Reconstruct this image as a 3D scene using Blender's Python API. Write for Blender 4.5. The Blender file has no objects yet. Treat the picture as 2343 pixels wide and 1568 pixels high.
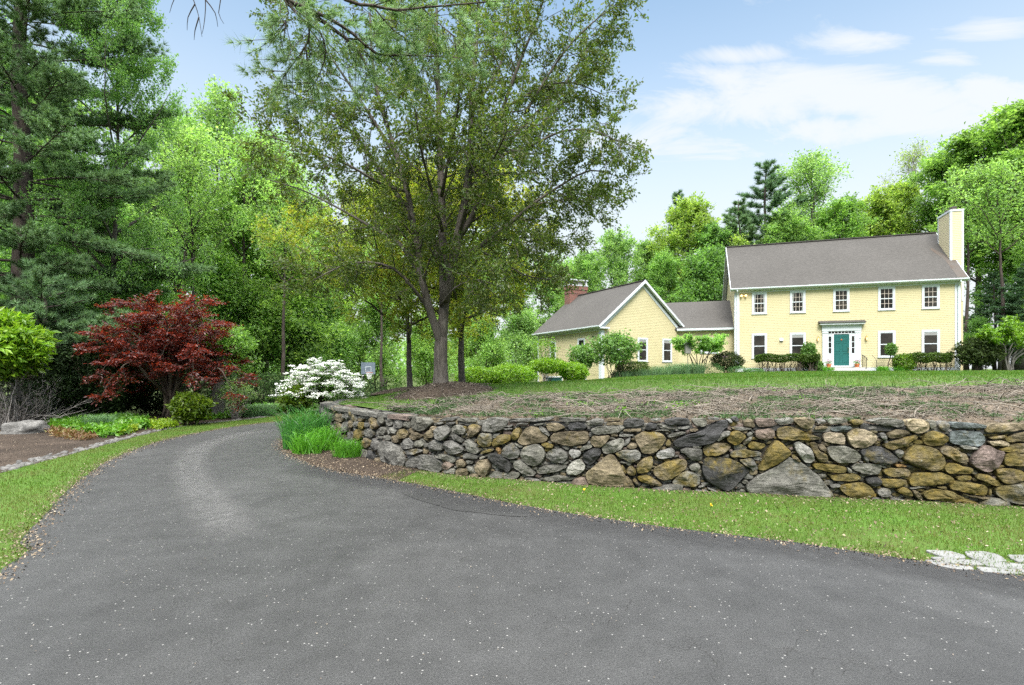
import bpy, math, random
import numpy as np
from mathutils import Vector, noise as mnoise
from mathutils.geometry import tessellate_polygon

SC = bpy.context.scene
COL = SC.collection
R = math.radians
F = 1200.0            # focal length in pixels of a 2342 px wide picture
CX, HY, EYE = 1171.0, 853.0, 1.6


def at(x, y, d):
    """estimated place in metres of something seen at (x, y) and d metres away"""
    return np.array([(x - CX) / F * d, d, EYE - (y - HY) / F * d])


# ------------------------------------------------------------------ mesh helpers
class MB:
    def __init__(self):
        self.V, self.Q, self.T, self.n, self.A = [], [], [], 0, []

    def add(self, v, q=None, t=None, a=None):
        v = np.asarray(v, float).reshape(-1, 3)
        if q is not None and len(q):
            self.Q.append(np.asarray(q, int).reshape(-1, 4) + self.n)
        if t is not None and len(t):
            self.T.append(np.asarray(t, int).reshape(-1, 3) + self.n)
        self.V.append(v)
        if a is not None:
            self.A.append(np.tile(np.asarray(a, float), (len(v), 1)))
        self.n += len(v)
        return self

    def box(self, a, b, fr=None):
        """axis box from corner a to corner b, through the frame function fr"""
        (x0, y0, z0), (x1, y1, z1) = a, b
        c = [(x0, y0, z0), (x1, y0, z0), (x1, y1, z0), (x0, y1, z0), (x0, y0, z1), (x1, y0, z1), (x1, y1, z1), (x0, y1, z1)]
        if fr:
            c = [fr(*p) for p in c]
        return self.add(c, [(0, 3, 2, 1), (4, 5, 6, 7), (0, 1, 5, 4), (1, 2, 6, 5), (2, 3, 7, 6), (3, 0, 4, 7)])

    def prism(self, poly, n0, n1, fr):
        """polygon in (u, z) extruded from depth n0 to n1 (frame gives (u, v, z))"""
        k = len(poly)
        v = [fr(p[0], n0, p[1]) for p in poly] + [fr(p[0], n1, p[1]) for p in poly]
        tri = tessellate_polygon([[Vector((p[0], p[1], 0)) for p in poly]])
        t = [tuple(x) for x in tri] + [tuple(i + k for i in reversed(x)) for x in tri]
        return self.add(v, [(i, (i + 1) % k, k + (i + 1) % k, k + i) for i in range(k)], t)

    def tube(self, pts, rad, n=6, cap=True):
        pts = np.asarray(pts, float)
        k = len(pts)
        rad = np.broadcast_to(np.asarray(rad, float), (k,))
        d = np.gradient(pts, axis=0)
        d /= np.linalg.norm(d, axis=1)[:, None] + 1e-9
        up = np.where(np.abs(d[:, 2:3]) < .9, np.array([[0, 0, 1.]]), np.array([[1., 0, 0]]))
        up = np.tile(up[0], (k, 1))
        a = np.cross(d, up)
        a /= np.linalg.norm(a, axis=1)[:, None] + 1e-9
        b = np.cross(d, a)
        th = np.arange(n) / n * 2 * math.pi
        v = pts[:, None, :] + rad[:, None, None] * (np.cos(th)[None, :, None] * a[:, None, :] + np.sin(th)[None, :, None] * b[:, None, :])
        i = np.arange(k - 1)[:, None] * n
        j = np.arange(n)[None, :]
        j2 = (j + 1) % n
        q = np.stack([i + j, i + j2, i + n + j2, i + n + j], -1).reshape(-1, 4)
        v = v.reshape(-1, 3)
        t = []
        if cap:
            v = np.vstack([v, pts[:1], pts[-1:]])
            c0, c1, o = k * n, k * n + 1, (k - 1) * n
            for x in range(n):
                t += [(c0, (x + 1) % n, x), (c1, o + x, o + (x + 1) % n)]
        return self.add(v, q, t)

    def lathe(self, c, prof, n=12):
        c = np.asarray(c, float)
        th = np.arange(n) / n * 2 * math.pi
        v = [(c[0] + r * math.cos(t), c[1] + r * math.sin(t), c[2] + z) for r, z in prof for t in th]
        k = len(prof)
        q = [(i * n + j, i * n + (j + 1) % n, (i + 1) * n + (j + 1) % n, (i + 1) * n + j) for i in range(k - 1) for j in range(n)]
        return self.add(v, q)

    def mesh(self, name, mat=None, smooth=False, off=(0, 0, 0)):
        V = np.vstack(self.V) - np.asarray(off, float)
        Q = np.vstack(self.Q) if self.Q else np.zeros((0, 4), int)
        T = np.vstack(self.T) if self.T else np.zeros((0, 3), int)
        me = bpy.data.meshes.new(name)
        me.vertices.add(len(V))
        me.vertices.foreach_set('co', V.astype(np.float32).ravel())
        loops = np.concatenate([Q.ravel(), T.ravel()])
        me.loops.add(len(loops))
        me.loops.foreach_set('vertex_index', loops.astype(np.int32))
        me.polygons.add(len(Q) + len(T))
        st = np.concatenate([np.arange(len(Q)) * 4, len(Q) * 4 + np.arange(len(T)) * 3])
        me.polygons.foreach_set('loop_start', st.astype(np.int32))
        me.polygons.foreach_set('use_smooth', np.full(len(Q) + len(T), smooth, bool))
        if self.A:
            at_ = me.attributes.new('tone', 'FLOAT_COLOR', 'POINT')
            at_.data.foreach_set('color', np.vstack(self.A).astype(np.float32).ravel())
        me.update(calc_edges=True)
        me.validate()
        if mat:
            me.materials.append(mat)
        return me

    def build(self, name, mat=None, parent=None, smooth=False):
        off = tuple(parent_origin(parent)) if parent is not None else (0, 0, 0)
        o = bpy.data.objects.new(name, self.mesh(name, mat, smooth, off))
        COL.objects.link(o)
        if parent is not None:
            o.parent = parent
        return o


def parent_origin(p):
    v = Vector((0, 0, 0))
    while p is not None:
        v += p.location
        p = p.parent
    return v


def tag(o, label=None, cat=None, group=None, kind=None):
    if label:
        o['label'] = label
    if cat:
        o['category'] = cat
    if group:
        o['group'] = group
    if kind:
        o['kind'] = kind
    return o


def thing(name, loc, label, cat, group=None):
    o = bpy.data.objects.new(name, None)
    o.empty_display_size = .2
    COL.objects.link(o)
    o.location = tuple(float(c) for c in loc)
    return tag(o, label, cat, group)


def copy_thing(o, loc, rz=0, sc=1, label=None, group=None, cat=None, color=None):
    r = o.copy()
    COL.objects.link(r)
    r.location = tuple(float(c) for c in loc)
    r.rotation_euler = (0, 0, rz)
    r.scale = (sc, sc, sc) if np.isscalar(sc) else tuple(sc)
    if label:
        r['label'] = label
    if group:
        r['group'] = group
    if cat:
        r['category'] = cat
    for ch in o.children:
        c = ch.copy()
        COL.objects.link(c)
        c.parent = r
        if color and ch.name.startswith('crown'):
            c.color = color
    return r


def poly_sheet(name, poly, z, mat, kind='structure', zf=None):
    tri = tessellate_polygon([[Vector((p[0], p[1], 0)) for p in poly]])
    v = [(p[0], p[1], (zf(p[0], p[1]) if zf else 0) + z) for p in poly]
    m = MB()
    m.add(v, t=[tuple(t) for t in tri])
    me = m.mesh(name, mat)
    o = bpy.data.objects.new(name, me)
    COL.objects.link(o)
    # faces up
    if me.polygons and sum(p.normal.z for p in me.polygons) < 0:
        me.flip_normals()
    return tag(o, kind=kind)


def smooth_line(p, step=.25):
    """Catmull-Rom through the points, resampled"""
    p = np.asarray(p, float)
    q = np.vstack([2 * p[0] - p[1], p, 2 * p[-1] - p[-2]])
    out = []
    for i in range(1, len(q) - 2):
        a, b, c, d = q[i - 1], q[i], q[i + 1], q[i + 2]
        n = max(2, int(np.linalg.norm(c - b) / step))
        for t in np.arange(n) / n:
            out.append(.5 * (2 * b + (c - a) * t + (2 * a - 5 * b + 4 * c - d) * t * t + (3 * b - a - 3 * c + d) * t ** 3))
    out.append(p[-1])
    return np.array(out)


def ragged(line, amp, rng):
    n = np.array([mnoise.noise(Vector((x * 3.1, y * 3.1, 7.7))) for x, y in line])
    m = rng.normal(0, .35, len(line))
    g = np.gradient(line, axis=0)
    g /= np.linalg.norm(g, axis=1)[:, None] + 1e-9
    nn = np.stack([-g[:, 1], g[:, 0]], 1)
    return line + nn * ((n + m) * amp)[:, None]


def inside(poly, P):
    x, y = P[:, 0], P[:, 1]
    c = np.zeros(len(P), bool)
    j = len(poly) - 1
    for i in range(len(poly)):
        xi, yi = poly[i]
        xj, yj = poly[j]
        if yi != yj:
            c ^= ((yi > y) != (yj > y)) & (x < (xj - xi) * (y - yi) / (yj - yi) + xi)
        j = i
    return c


def scatter(poly, n, rng):
    poly = np.asarray(poly, float)
    lo, hi = poly.min(0), poly.max(0)
    out = np.zeros((0, 2))
    while len(out) < n:
        P = lo + rng.random((n * 2, 2)) * (hi - lo)
        out = np.vstack([out, P[inside(poly, P)]])
    return out[:n]


def unit(v):
    return v / (np.linalg.norm(v, axis=-1, keepdims=True) + 1e-9)


def leaf_quads(mb, P, L, W, rng, up=.35, droop=0., axis=None):
    """one small folded leaf-shaped quad at each point"""
    n = len(P)
    if n == 0:
        return
    s = rng.uniform(.5, 1.3, n)[:, None]
    nrm = rng.normal(0, 1, (n, 3))
    nrm[:, 2] = np.abs(nrm[:, 2]) * .8 + up
    nrm = unit(nrm)
    a = rng.normal(0, 1, (n, 3)) if axis is None else axis + rng.normal(0, .45, (n, 3))
    a[:, 2] -= droop
    a = unit(a - nrm * (a * nrm).sum(1)[:, None])
    b = np.cross(nrm, a)
    l, w = a * L * s, b * (W * L) * s * .5
    f = nrm * (W * L * .18) * s
    v = np.stack([P, P + l * .45 + w + f, P + l, P + l * .45 - w + f], 1).reshape(-1, 3)
    mb.add(v, np.arange(4 * n).reshape(-1, 4))


def needle_tris(mb, P, D, L, w, per, rng, spread=.75):
    """per thin needles at every point P, fanning out round direction D"""
    n = len(P)
    P = np.repeat(P, per, 0)
    D = unit(np.repeat(D, per, 0) + rng.normal(0, spread, (n * per, 3)))
    D[:, 2] += .12
    side = unit(np.cross(D, rng.normal(0, 1, D.shape))) * w
    ln = L * rng.uniform(.6, 1.1, n * per)[:, None]
    v = np.stack([P - side, P + side, P + D * ln], 1).reshape(-1, 3)
    mb.add(v, t=np.arange(3 * n * per).reshape(-1, 3))


def blades(mb, P, h, w, rng, lean=.5):
    """grass blades: one bent pair of faces each; P is (n,3)"""
    n = len(P)
    th = rng.uniform(0, 2 * math.pi, n)
    s = rng.uniform(.45, 1.25, n)
    side = np.stack([np.cos(th), np.sin(th), th * 0], 1) * (w * .5)
    ph = rng.uniform(0, 2 * math.pi, n)
    ln = rng.uniform(.1, 1, n) * lean
    dr = np.stack([np.cos(ph) * ln, np.sin(ph) * ln, np.ones(n)], 1)
    H = (h * s)[:, None]
    mid = P + dr * np.array([.35, .35, .6]) * H
    tip = P + dr * np.array([1, 1, 1 - .25 * lean]) * H
    v = np.stack([P - side, P + side, mid + side * .7, mid - side * .7, tip], 1).reshape(-1, 3)
    i = np.arange(n)[:, None] * 5
    mb.add(v, i + np.array([[0, 1, 2, 3]]), i + np.array([[3, 2, 4]]))


# ------------------------------------------------------------------ materials
def new_mat(name):
    m = bpy.data.materials.new(name)
    m.use_nodes = True
    nt = m.node_tree
    return m, nt, nt.nodes['Principled BSDF'], nt.nodes['Material Output']


def N(nt, typ, ins=None, **kw):
    n = nt.nodes.new(typ)
    for k, v in kw.items():
        setattr(n, k, v)
    for k, v in (ins or {}).items():
        if hasattr(v, 'is_output') or isinstance(v, bpy.types.NodeSocket):
            nt.links.new(v, n.inputs[k])
        else:
            n.inputs[k].default_value = v
    return n


def c4(c):
    return (c[0], c[1], c[2], 1)


def mixc(nt, fac, a, b, mode='MIX'):
    n = nt.nodes.new('ShaderNodeMix')
    n.data_type = 'RGBA'
    n.blend_type = mode
    for i, v in ((0, fac), (6, a), (7, b)):
        if isinstance(v, bpy.types.NodeSocket):
            nt.links.new(v, n.inputs[i])
        else:
            n.inputs[i].default_value = v if i == 0 else c4(v)
    return n.outputs[2]


def ramp(nt, fac, stops, interp='LINEAR'):
    n = nt.nodes.new('ShaderNodeValToRGB')
    nt.links.new(fac, n.inputs[0])
    e = n.color_ramp.elements
    n.color_ramp.interpolation = interp
    while len(e) < len(stops):
        e.new(.5)
    for el, (p, c) in zip(e, stops):
        el.position = p
        el.color = c4(c) if not np.isscalar(c) else (c, c, c, 1)
    return n.outputs[0]


def coords(nt):
    return N(nt, 'ShaderNodeTexCoord').outputs['Object']


def world_pos(nt):
    return N(nt, 'ShaderNodeNewGeometry').outputs['Position']


def noise(nt, vec, scale, detail=3, rough=.55, dist=0):
    return N(nt, 'ShaderNodeTexNoise', {'Vector': vec, 'Scale': scale, 'Detail': detail, 'Roughness': rough, 'Distortion': dist}).outputs[0]


def bump(nt, h, bsdf, strength=.4, dist=.02):
    b = N(nt, 'ShaderNodeBump', {'Height': h, 'Strength': strength, 'Distance': dist})
    nt.links.new(b.outputs[0], bsdf.inputs['Normal'])


def plain(name, col, rough=.6, var=.06, scale=3., spec=.4, metal=0.):
    m, nt, b, _ = new_mat(name)
    n = noise(nt, coords(nt), scale, 4)
    k = ramp(nt, n, [(.25, [c * (1 - var) for c in col]), (.75, [min(1, c * (1 + var)) for c in col])])
    nt.links.new(k, b.inputs['Base Color'])
    b.inputs['Roughness'].default_value = rough
    b.inputs['Specular IOR Level'].default_value = spec
    b.inputs['Metallic'].default_value = metal
    return m


def leaf_mat(name, cols, trans=.5, rough=.45, spec=.35, clump=.35, cs=.55, tmul=(1.5, 1.5, .85)):
    """cols: three leaf colours met leaf by leaf; clumps of the crown differ a little"""
    m, nt, b, out = new_mat(name)
    g = N(nt, 'ShaderNodeNewGeometry')
    rnd = g.outputs['Random Per Island']
    col = ramp(nt, rnd, [(0, cols[0]), (.5, cols[1]), (1, cols[2])])
    n = noise(nt, g.outputs['Position'], cs, 2)
    vv = ramp(nt, n, [(.3, 1 - clump), (.7, 1 + clump * .4)])
    col = mixc(nt, 1., col, vv, 'MULTIPLY')
    oi = N(nt, 'ShaderNodeObjectInfo')
    col = mixc(nt, 1., col, oi.outputs['Color'], 'MULTIPLY')
    nt.links.new(col, b.inputs['Base Color'])
    b.inputs['Roughness'].default_value = rough
    b.inputs['Specular IOR Level'].default_value = spec
    tcol = mixc(nt, 1., col, tmul, 'MULTIPLY')
    tr = N(nt, 'ShaderNodeBsdfTranslucent', {'Color': tcol})
    mx = N(nt, 'ShaderNodeMixShader', {0: trans, 1: b.outputs[0], 2: tr.outputs[0]})
    nt.links.new(mx.outputs[0], out.inputs['Surface'])
    return m


M = {}
M['white'] = plain('white_paint', (.50, .53, .56), .5, .03)
M['teal'] = plain('teal_paint', (.0, .078, .072), .6, .08)
M['iron'] = plain('black_iron', (.02, .02, .02), .5)
M['granite'] = plain('granite_step', (.42, .41, .39), .8, .2, 14)
M['terracotta'] = plain('terracotta', (.42, .13, .05), .8, .15, 9)
M['brass'] = plain('brass', (.55, .38, .12), .3, .1, 9, metal=1.)
M['curtain'] = plain('curtain_cloth', (.22, .22, .215), .9, .1, 5)
M['bark'] = None
M['gutter'] = plain('gutter_paint', (.52, .57, .59), .45, .04)
M['flue'] = plain('flue_clay', (.10, .085, .075), .8, .3, 9)
M['board'] = plain('backboard_plastic', (.13, .16, .2), .5, .2, 4)
M['net'] = plain('white_net', (.7, .7, .7), .8)
M['rim'] = plain('orange_rim', (.45, .1, .03), .5)
M['pole'] = plain('dark_pole', (.05, .055, .06), .5)
M['cedar'] = plain('weathered_grey_wood', (.2, .19, .18), .8, .2, 12)


def glass_mat():
    m, nt, b, _ = new_mat('dark_window_glass')
    n = noise(nt, world_pos(nt), .9, 2)
    nt.links.new(ramp(nt, n, [(.35, (.012, .012, .011)), (.7, (.045, .04, .034))]), b.inputs['Base Color'])
    b.inputs['Roughness'].default_value = .04
    b.inputs['Specular IOR Level'].default_value = .16
    return m


M['glass'] = glass_mat()


def siding_mat():
    m, nt, b, _ = new_mat('yellow_clapboard_paint')
    p = coords(nt)
    n = noise(nt, p, .8, 4)
    n2 = noise(nt, p, 9, 3)
    c = ramp(nt, n, [(.3, (.445, .39, .232)), (.7, (.47, .415, .255))])
    c = mixc(nt, .025, c, n2, 'OVERLAY')
    nt.links.new(c, b.inputs['Base Color'])
    b.inputs['Roughness'].default_value = .6
    b.inputs['Specular IOR Level'].default_value = .25
    return m


M['siding'] = siding_mat()
M['chimney_siding'] = plain('overlit_cream_clapboard', (.48, .42, .27), .6, .02, 1.)  # same paint as the walls, colour lightened to imitate stronger light on the chimney


def roof_mat():
    m, nt, b, _ = new_mat('grey_brown_shingles')
    p = coords(nt)
    st = N(nt, 'ShaderNodeMapping', {'Vector': p, 'Scale': (2.2, 2.2, 9)}).outputs[0]
    n1 = noise(nt, st, 2.4, 3)
    n2 = noise(nt, p, .35, 3)
    n3 = noise(nt, p, 30, 2)
    c = ramp(nt, n1, [(.3, (.048, .045, .042)), (.55, (.068, .0635, .059)), (.75, (.092, .086, .08))])
    c = mixc(nt, .35, c, ramp(nt, n2, [(.3, (.047, .0445, .042)), (.7, (.074, .07, .0665))]))
    c = mixc(nt, .25, c, n3, 'OVERLAY')
    nt.links.new(c, b.inputs['Base Color'])
    b.inputs['Roughness'].default_value = .95
    b.inputs['Specular IOR Level'].default_value = .15
    bump(nt, n1, b, .5, .02)
    return m


M['roof'] = roof_mat()


def rust_roof():
    m, nt, b, _ = new_mat('rust_stained_shingles')
    p = coords(nt)
    n = noise(nt, p, 1.3, 5)
    c = ramp(nt, n, [(.3, (.068, .062, .057)), (.52, (.066, .054, .045)), (.75, (.058, .036, .025))])
    nt.links.new(c, b.inputs['Base Color'])
    b.inputs['Roughness'].default_value = .95
    return m


M['rust_roof'] = rust_roof()


def brick_mat():
    m, nt, b, _ = new_mat('red_brick')
    p = coords(nt)
    s = N(nt, 'ShaderNodeSeparateXYZ', {0: p})
    ad = N(nt, 'ShaderNodeMath', {0: s.outputs[0], 1: s.outputs[1]}, operation='ADD')
    cb = N(nt, 'ShaderNodeCombineXYZ', {0: ad.outputs[0], 1: s.outputs[2]})
    br = N(nt, 'ShaderNodeTexBrick', {'Vector': cb.outputs[0], 'Color1': c4((.20, .052, .03)), 'Color2': c4((.12, .038, .026)), 'Mortar': c4((.15, .12, .105)),
                                     'Scale': 1., 'Mortar Size': .012, 'Brick Width': .22, 'Row Height': .075})
    n = noise(nt, p, 1.7, 4)
    c = mixc(nt, ramp(nt, n, [(.6, 0.), (.8, .25)]), br.outputs[0], (.3, .25, .23))
    nt.links.new(c, b.inputs['Base Color'])
    b.inputs['Roughness'].default_value = .9
    return m


M['brick'] = brick_mat()


def bark_mat(name, c0, c1, sc=1.):
    m, nt, b, _ = new_mat(name)
    p = coords(nt)
    st = N(nt, 'ShaderNodeMapping', {'Vector': p, 'Scale': (14 * sc, 14 * sc, 2.6 * sc)}).outputs[0]
    n = noise(nt, st, 1.6, 5, .65, .4)
    n2 = noise(nt, p, 2.2, 4)
    c = ramp(nt, n, [(.3, c0), (.65, c1)])
    c = mixc(nt, ramp(nt, n2, [(.5, 0.), (.72, .55)]), c, [x * 1.7 for x in c1])
    nt.links.new(c, b.inputs['Base Color'])
    b.inputs['Roughness'].default_value = .95
    b.inputs['Specular IOR Level'].default_value = .15
    bump(nt, n, b, .9, .03)
    return m


M['bark'] = bark_mat('grey_brown_bark', (.04, .035, .03), (.115, .102, .09))
M['bark_dark'] = bark_mat('dark_pine_bark', (.025, .02, .018), (.075, .06, .052))
M['bark_pale'] = bark_mat('pale_grey_bark', (.075, .07, .064), (.16, .15, .138))
M['twig'] = bark_mat('grey_bare_twigs', (.12, .11, .102), (.26, .24, .228), 3)
M['twig_dark'] = bark_mat('dark_shrub_stems', (.035, .028, .022), (.1, .08, .065), 3)
M['deadwood'] = bark_mat('bleached_dead_branches', (.06, .05, .04), (.25, .22, .182), 2)
# ------------------------------------------------------------------ terrain
rng = np.random.default_rng(7)


def z_low(x, y):
    return float(np.interp(y, [22, 42, 62, 120, 400], [0, -1.2, -1.2, 2.5, 2.5]))


WALL = smooth_line([(16, 3.6), (11, 4.85), (8, 5.72), (6.10, 6.254), (5.04, 6.53), (4.15, 6.71), (3.07, 6.98), (1.69, 7.26), (.17, 7.8), (-.91, 8.22),
                    (-1.78, 8.85), (-2.5, 9.55), (-3.55, 11.1), (-4.4, 12.35), (-4.74, 13.1), (-4.8, 14.0), (-4.55, 15.3), (-4.1, 16.8), (-3.3, 19), (-2.2, 23), (-.5, 29), (2.0, 36)], .06)
WS = np.concatenate([[0], np.cumsum(np.linalg.norm(np.diff(WALL, axis=0), axis=1))])
_wt = np.gradient(WALL, axis=0)
_wt = unit(_wt)
WN = np.stack([-_wt[:, 1], _wt[:, 0]], 1)      # outward: to the left of travel is the camera side
if (WN[40] * np.array([0, -1])).sum() < 0:
    WN = -WN


def wall_top(s):
    return float(np.interp(s, [0, 9, 14, 19, 24, 32, 46], [1.03, .99, .95, .89, .86, .82, .4]))


CTRL = np.array([(6.1, 6.6, 1.0), (12, 5.2, 1.02), (3.2, 7.3, .96), (1.69, 7.6, .95), (-.9, 8.6, .9), (-2.35, 9.6, .87), (-4.2, 12.6, .85), (-4.2, 15.2, .85), (-3, 19, .82), (-1.9, 23, .72), (0, 29.5, .55),
                 (2.44, 10.5, 1.15), (8.8, 9, 1.36), (14, 8.2, 1.42), (4.4, 10, 1.22), (-.78, 11.5, 1.06), (-1.9, 13.8, 1.1), (-3.7, 18.5, .96), (-1.8, 18.5, 1.05),
                 (23, 36.2, 1.69), (16.5, 38.5, 1.62), (29.5, 34.2, 1.70), (36, 32, 1.7), (11, 36, 1.36), (4.5, 34, 1.02), (-.5, 28, .74), (2.2, 35.5, .4),
                 (20, 20, 1.57), (10, 20, 1.42), (30, 20, 1.7), (40, 10, 1.75), (60, 30, 1.8), (30, 60, 1.8), (60, 80, 1.9), (6, 80, 1.0), (8, 45, 1.0), (20, 48, 1.7)])


def _k(r):
    return np.where(r > 0, r * r * np.log(r + 1e-9), 0)


_n = len(CTRL)
_A = np.zeros((_n + 3, _n + 3))
_A[:_n, :_n] = _k(np.linalg.norm(CTRL[:, None, :2] - CTRL[None, :, :2], axis=2)) + np.eye(_n) * .6
_A[:_n, _n] = 1
_A[:_n, _n + 1:] = CTRL[:, :2]
_A[_n:, :_n] = _A[:_n, _n:].T
_W = np.linalg.solve(_A, np.concatenate([CTRL[:, 2], np.zeros(3)]))


def z_up_arr(P):
    P = np.asarray(P, float)
    return _k(np.linalg.norm(P[:, None, :] - CTRL[None, :, :2], axis=2)) @ _W[:_n] + _W[_n] + P @ _W[_n + 1:]


def z_up(x, y):
    return float(z_up_arr(np.array([[x, y]]))[0])


# ---- ground materials
def ground_mat(name, stops, s1=.6, s2=9., bs=.5, bd=.03, fine=40., rough=.95):
    m, nt, b, _ = new_mat(name)
    p = world_pos(nt)
    n1, n2, n3 = noise(nt, p, s1, 4), noise(nt, p, s2, 4, .65), noise(nt, p, fine, 2, .7)
    a = N(nt, 'ShaderNodeMath', {0: n1, 1: n2}, operation='ADD')
    a = N(nt, 'ShaderNodeMath', {0: a.outputs[0], 1: n3}, operation='ADD')
    d = N(nt, 'ShaderNodeMath', {0: a.outputs[0], 1: 3.}, operation='DIVIDE')
    nt.links.new(ramp(nt, d.outputs[0], stops), b.inputs['Base Color'])
    b.inputs['Roughness'].default_value = rough
    b.inputs['Specular IOR Level'].default_value = .2
    bump(nt, n2, b, bs, bd)
    return m


M['forest_floor'] = ground_mat('forest_floor', [(.38, (.03, .035, .012)), (.5, (.05, .07, .02)), (.6, (.08, .12, .03))])
M['turf'] = ground_mat('turf_soil', [(.36, (.07, .062, .025)), (.45, (.05, .08, .014)), (.6, (.05, .11, .012))], .8, 7.)
M['mulch'] = ground_mat('bark_mulch', [(.38, (.018, .013, .010)), (.5, (.04, .029, .021)), (.58, (.064, .047, .035)), (.64, (.13, .105, .08))], 1.2, 22., .9, .05, 75.)
M['bank'] = ground_mat('mulch_bank', [(.36, (.032, .028, .016)), (.46, (.07, .055, .036)), (.54, (.12, .094, .068)), (.63, (.18, .145, .112))], 1.2, 18., 1., .06, 60.)


def asphalt_mat(name, dark=1.):
    m, nt, b, _ = new_mat(name)
    p = world_pos(nt)
    big = noise(nt, p, .45, 5, .6, .6)
    mid = noise(nt, p, 3.2, 4, .65)
    fin = noise(nt, p, 95., 3, .8)
    st = N(nt, 'ShaderNodeMapping', {'Vector': p, 'Rotation': (0, 0, R(38)), 'Scale': (2.3, .32, 1)}).outputs[0]
    streak = noise(nt, st, 1.1, 3, .5, .8)
    c = ramp(nt, big, [(.34, [.013 * dark, .0128 * dark, .0125 * dark]), (.52, [.025 * dark, .0248 * dark, .0242 * dark]), (.72, [.05 * dark, .0493 * dark, .048 * dark])])
    c = mixc(nt, .4, c, ramp(nt, mid, [(.3, [.011 * dark] * 3), (.7, [.044 * dark] * 3)]))
    c = mixc(nt, ramp(nt, streak, [(.58, 0.), (.78, .07)]), c, [.1 * dark, .098 * dark, .096 * dark])
    c = mixc(nt, .75, c, ramp(nt, fin, [(.3, .05), (.5, .48), (.7, 1.)]), 'OVERLAY')
    # pale grit
    v = N(nt, 'ShaderNodeTexVoronoi', {'Vector': p, 'Scale': 38.})
    g = N(nt, 'ShaderNodeMath', {0: v.outputs['Distance'], 1: .2}, operation='LESS_THAN')
    gr = N(nt, 'ShaderNodeMath', {0: N(nt, 'ShaderNodeSeparateColor', {0: v.outputs['Color']}).outputs[0], 1: .9}, operation='GREATER_THAN')
    gg = N(nt, 'ShaderNodeMath', {0: g.outputs[0], 1: gr.outputs[0]}, operation='MULTIPLY')
    c = mixc(nt, gg.outputs[0], c, (.2, .195, .185))
    # hairline cracks, only in some areas
    w = N(nt, 'ShaderNodeTexNoise', {'Vector': p, 'Scale': 2.6, 'Detail': 4.})
    ww = N(nt, 'ShaderNodeVectorMath', {0: w.outputs['Color'], 1: (.5, .5, .5)}, operation='SUBTRACT')
    ws = N(nt, 'ShaderNodeVectorMath', {0: ww.outputs[0], 3: .9}, operation='SCALE')
    pv = N(nt, 'ShaderNodeVectorMath', {0: p, 1: ws.outputs[0]}, operation='ADD')
    vc = N(nt, 'ShaderNodeTexVoronoi', {'Vector': pv.outputs[0], 'Scale': 1.15}, feature='DISTANCE_TO_EDGE')
    line = ramp(nt, vc.outputs['Distance'], [(.0, .85), (.010, 0.)])
    zone = ramp(nt, noise(nt, p, .38, 3, .6), [(.47, 0.), (.57, 1.)])
    brk = ramp(nt, noise(nt, p, 3.5, 2), [(.42, 0.), (.55, 1.)])
    k = N(nt, 'ShaderNodeMath', {0: line, 1: zone}, operation='MULTIPLY')
    k = N(nt, 'ShaderNodeMath', {0: k.outputs[0], 1: brk}, operation='MULTIPLY')
    c = mixc(nt, k.outputs[0], c, (.015, .014, .013))
    nt.links.new(c, b.inputs['Base Color'])
    b.inputs['Roughness'].default_value = .55
    b.inputs['Specular IOR Level'].default_value = .5
    h = N(nt, 'ShaderNodeMath', {0: fin, 1: k.outputs[0]}, operation='SUBTRACT')
    bump(nt, h.outputs[0], b, .55, .012)
    return m


M['asphalt'] = asphalt_mat('worn_asphalt')
M['asphalt_dark'] = asphalt_mat('fresh_asphalt_sealer', .74)

# ---- lower ground: one sheet to the horizon
xs = np.concatenate([[-600, -250, -120, -60, -40, -25], np.arange(-20, 30, 5), [35, 60, 120, 250, 600]])
ys = np.concatenate([[-300, -100, -40, -10], np.arange(0, 20, 5), [22, 26, 30, 34, 38, 42, 48, 55, 62, 70, 90, 120, 250, 900]])
g = MB()
V = [(x, y, z_low(x, y)) for y in ys for x in xs]
nx = len(xs)
g.add(V, [(j * nx + i, j * nx + i + 1, (j + 1) * nx + i + 1, (j + 1) * nx + i) for j in range(len(ys) - 1) for i in range(nx - 1)])
tag(g.build('ground', M['forest_floor']), kind='structure')

# ---- driveway
LEFT_E = smooth_line([(-3.2, -5), (-3.5, 1.), (-4.1, 4.2), (-4.7, 5.03), (-5.4, 6.15), (-6.07, 7.2), (-6.5, 7.97), (-7.3, 9.55), (-8.15, 12.2), (-8.2, 15.1), (-7.5, 17.2), (-6.4, 19.6), (-5.6, 22), (-5.1, 26), (-4, 34), (-3.2, 42)], .2)
RIGHT_E = smooth_line([(16, -.2), (10, 1.6), (6, 3.2), (3.97, 4.07), (3.47, 4.39), (2.58, 4.92), (1.49, 5.42), (.15, 6.25), (-1.37, 7.47), (-3.03, 8.65), (-4.4, 10.3), (-5.35, 12.2), (-5.65, 14.2), (-5.2, 16.2), (-4.4, 19), (-2.9, 24), (-.9, 32), (1.5, 42)], .2)
le, re_ = ragged(LEFT_E, .022, rng), ragged(RIGHT_E, .022, rng)
drive_poly = np.vstack([le, re_[::-1], [(16, -5)]])
poly_sheet('driveway', drive_poly, .02, M['asphalt'], zf=z_low)
seal = [(870, 705), (960, 716), (1060, 745), (1150, 772), (1260, 796), (1330, 806), (1620, 838), (1668, 856), (1500, 852), (1380, 836), (1250, 822), (1180, 812), (1100, 788), (960, 745), (905, 722)]


def unproj(sx, sy, z=0.):
    px, py = sx / 1.6533, sy / 1.6533
    d = (EYE - z) * F / (py - HY)
    return (px - CX) / F * d, d


sp = smooth_line([unproj(1000 + x / 1.6736, 1450 + y / 1.6736) for x, y in seal + seal[:1]], .08)[:-1]
poly_sheet('driveway_patch', ragged(sp, .012, rng), .0245, M['asphalt_dark'])

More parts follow.
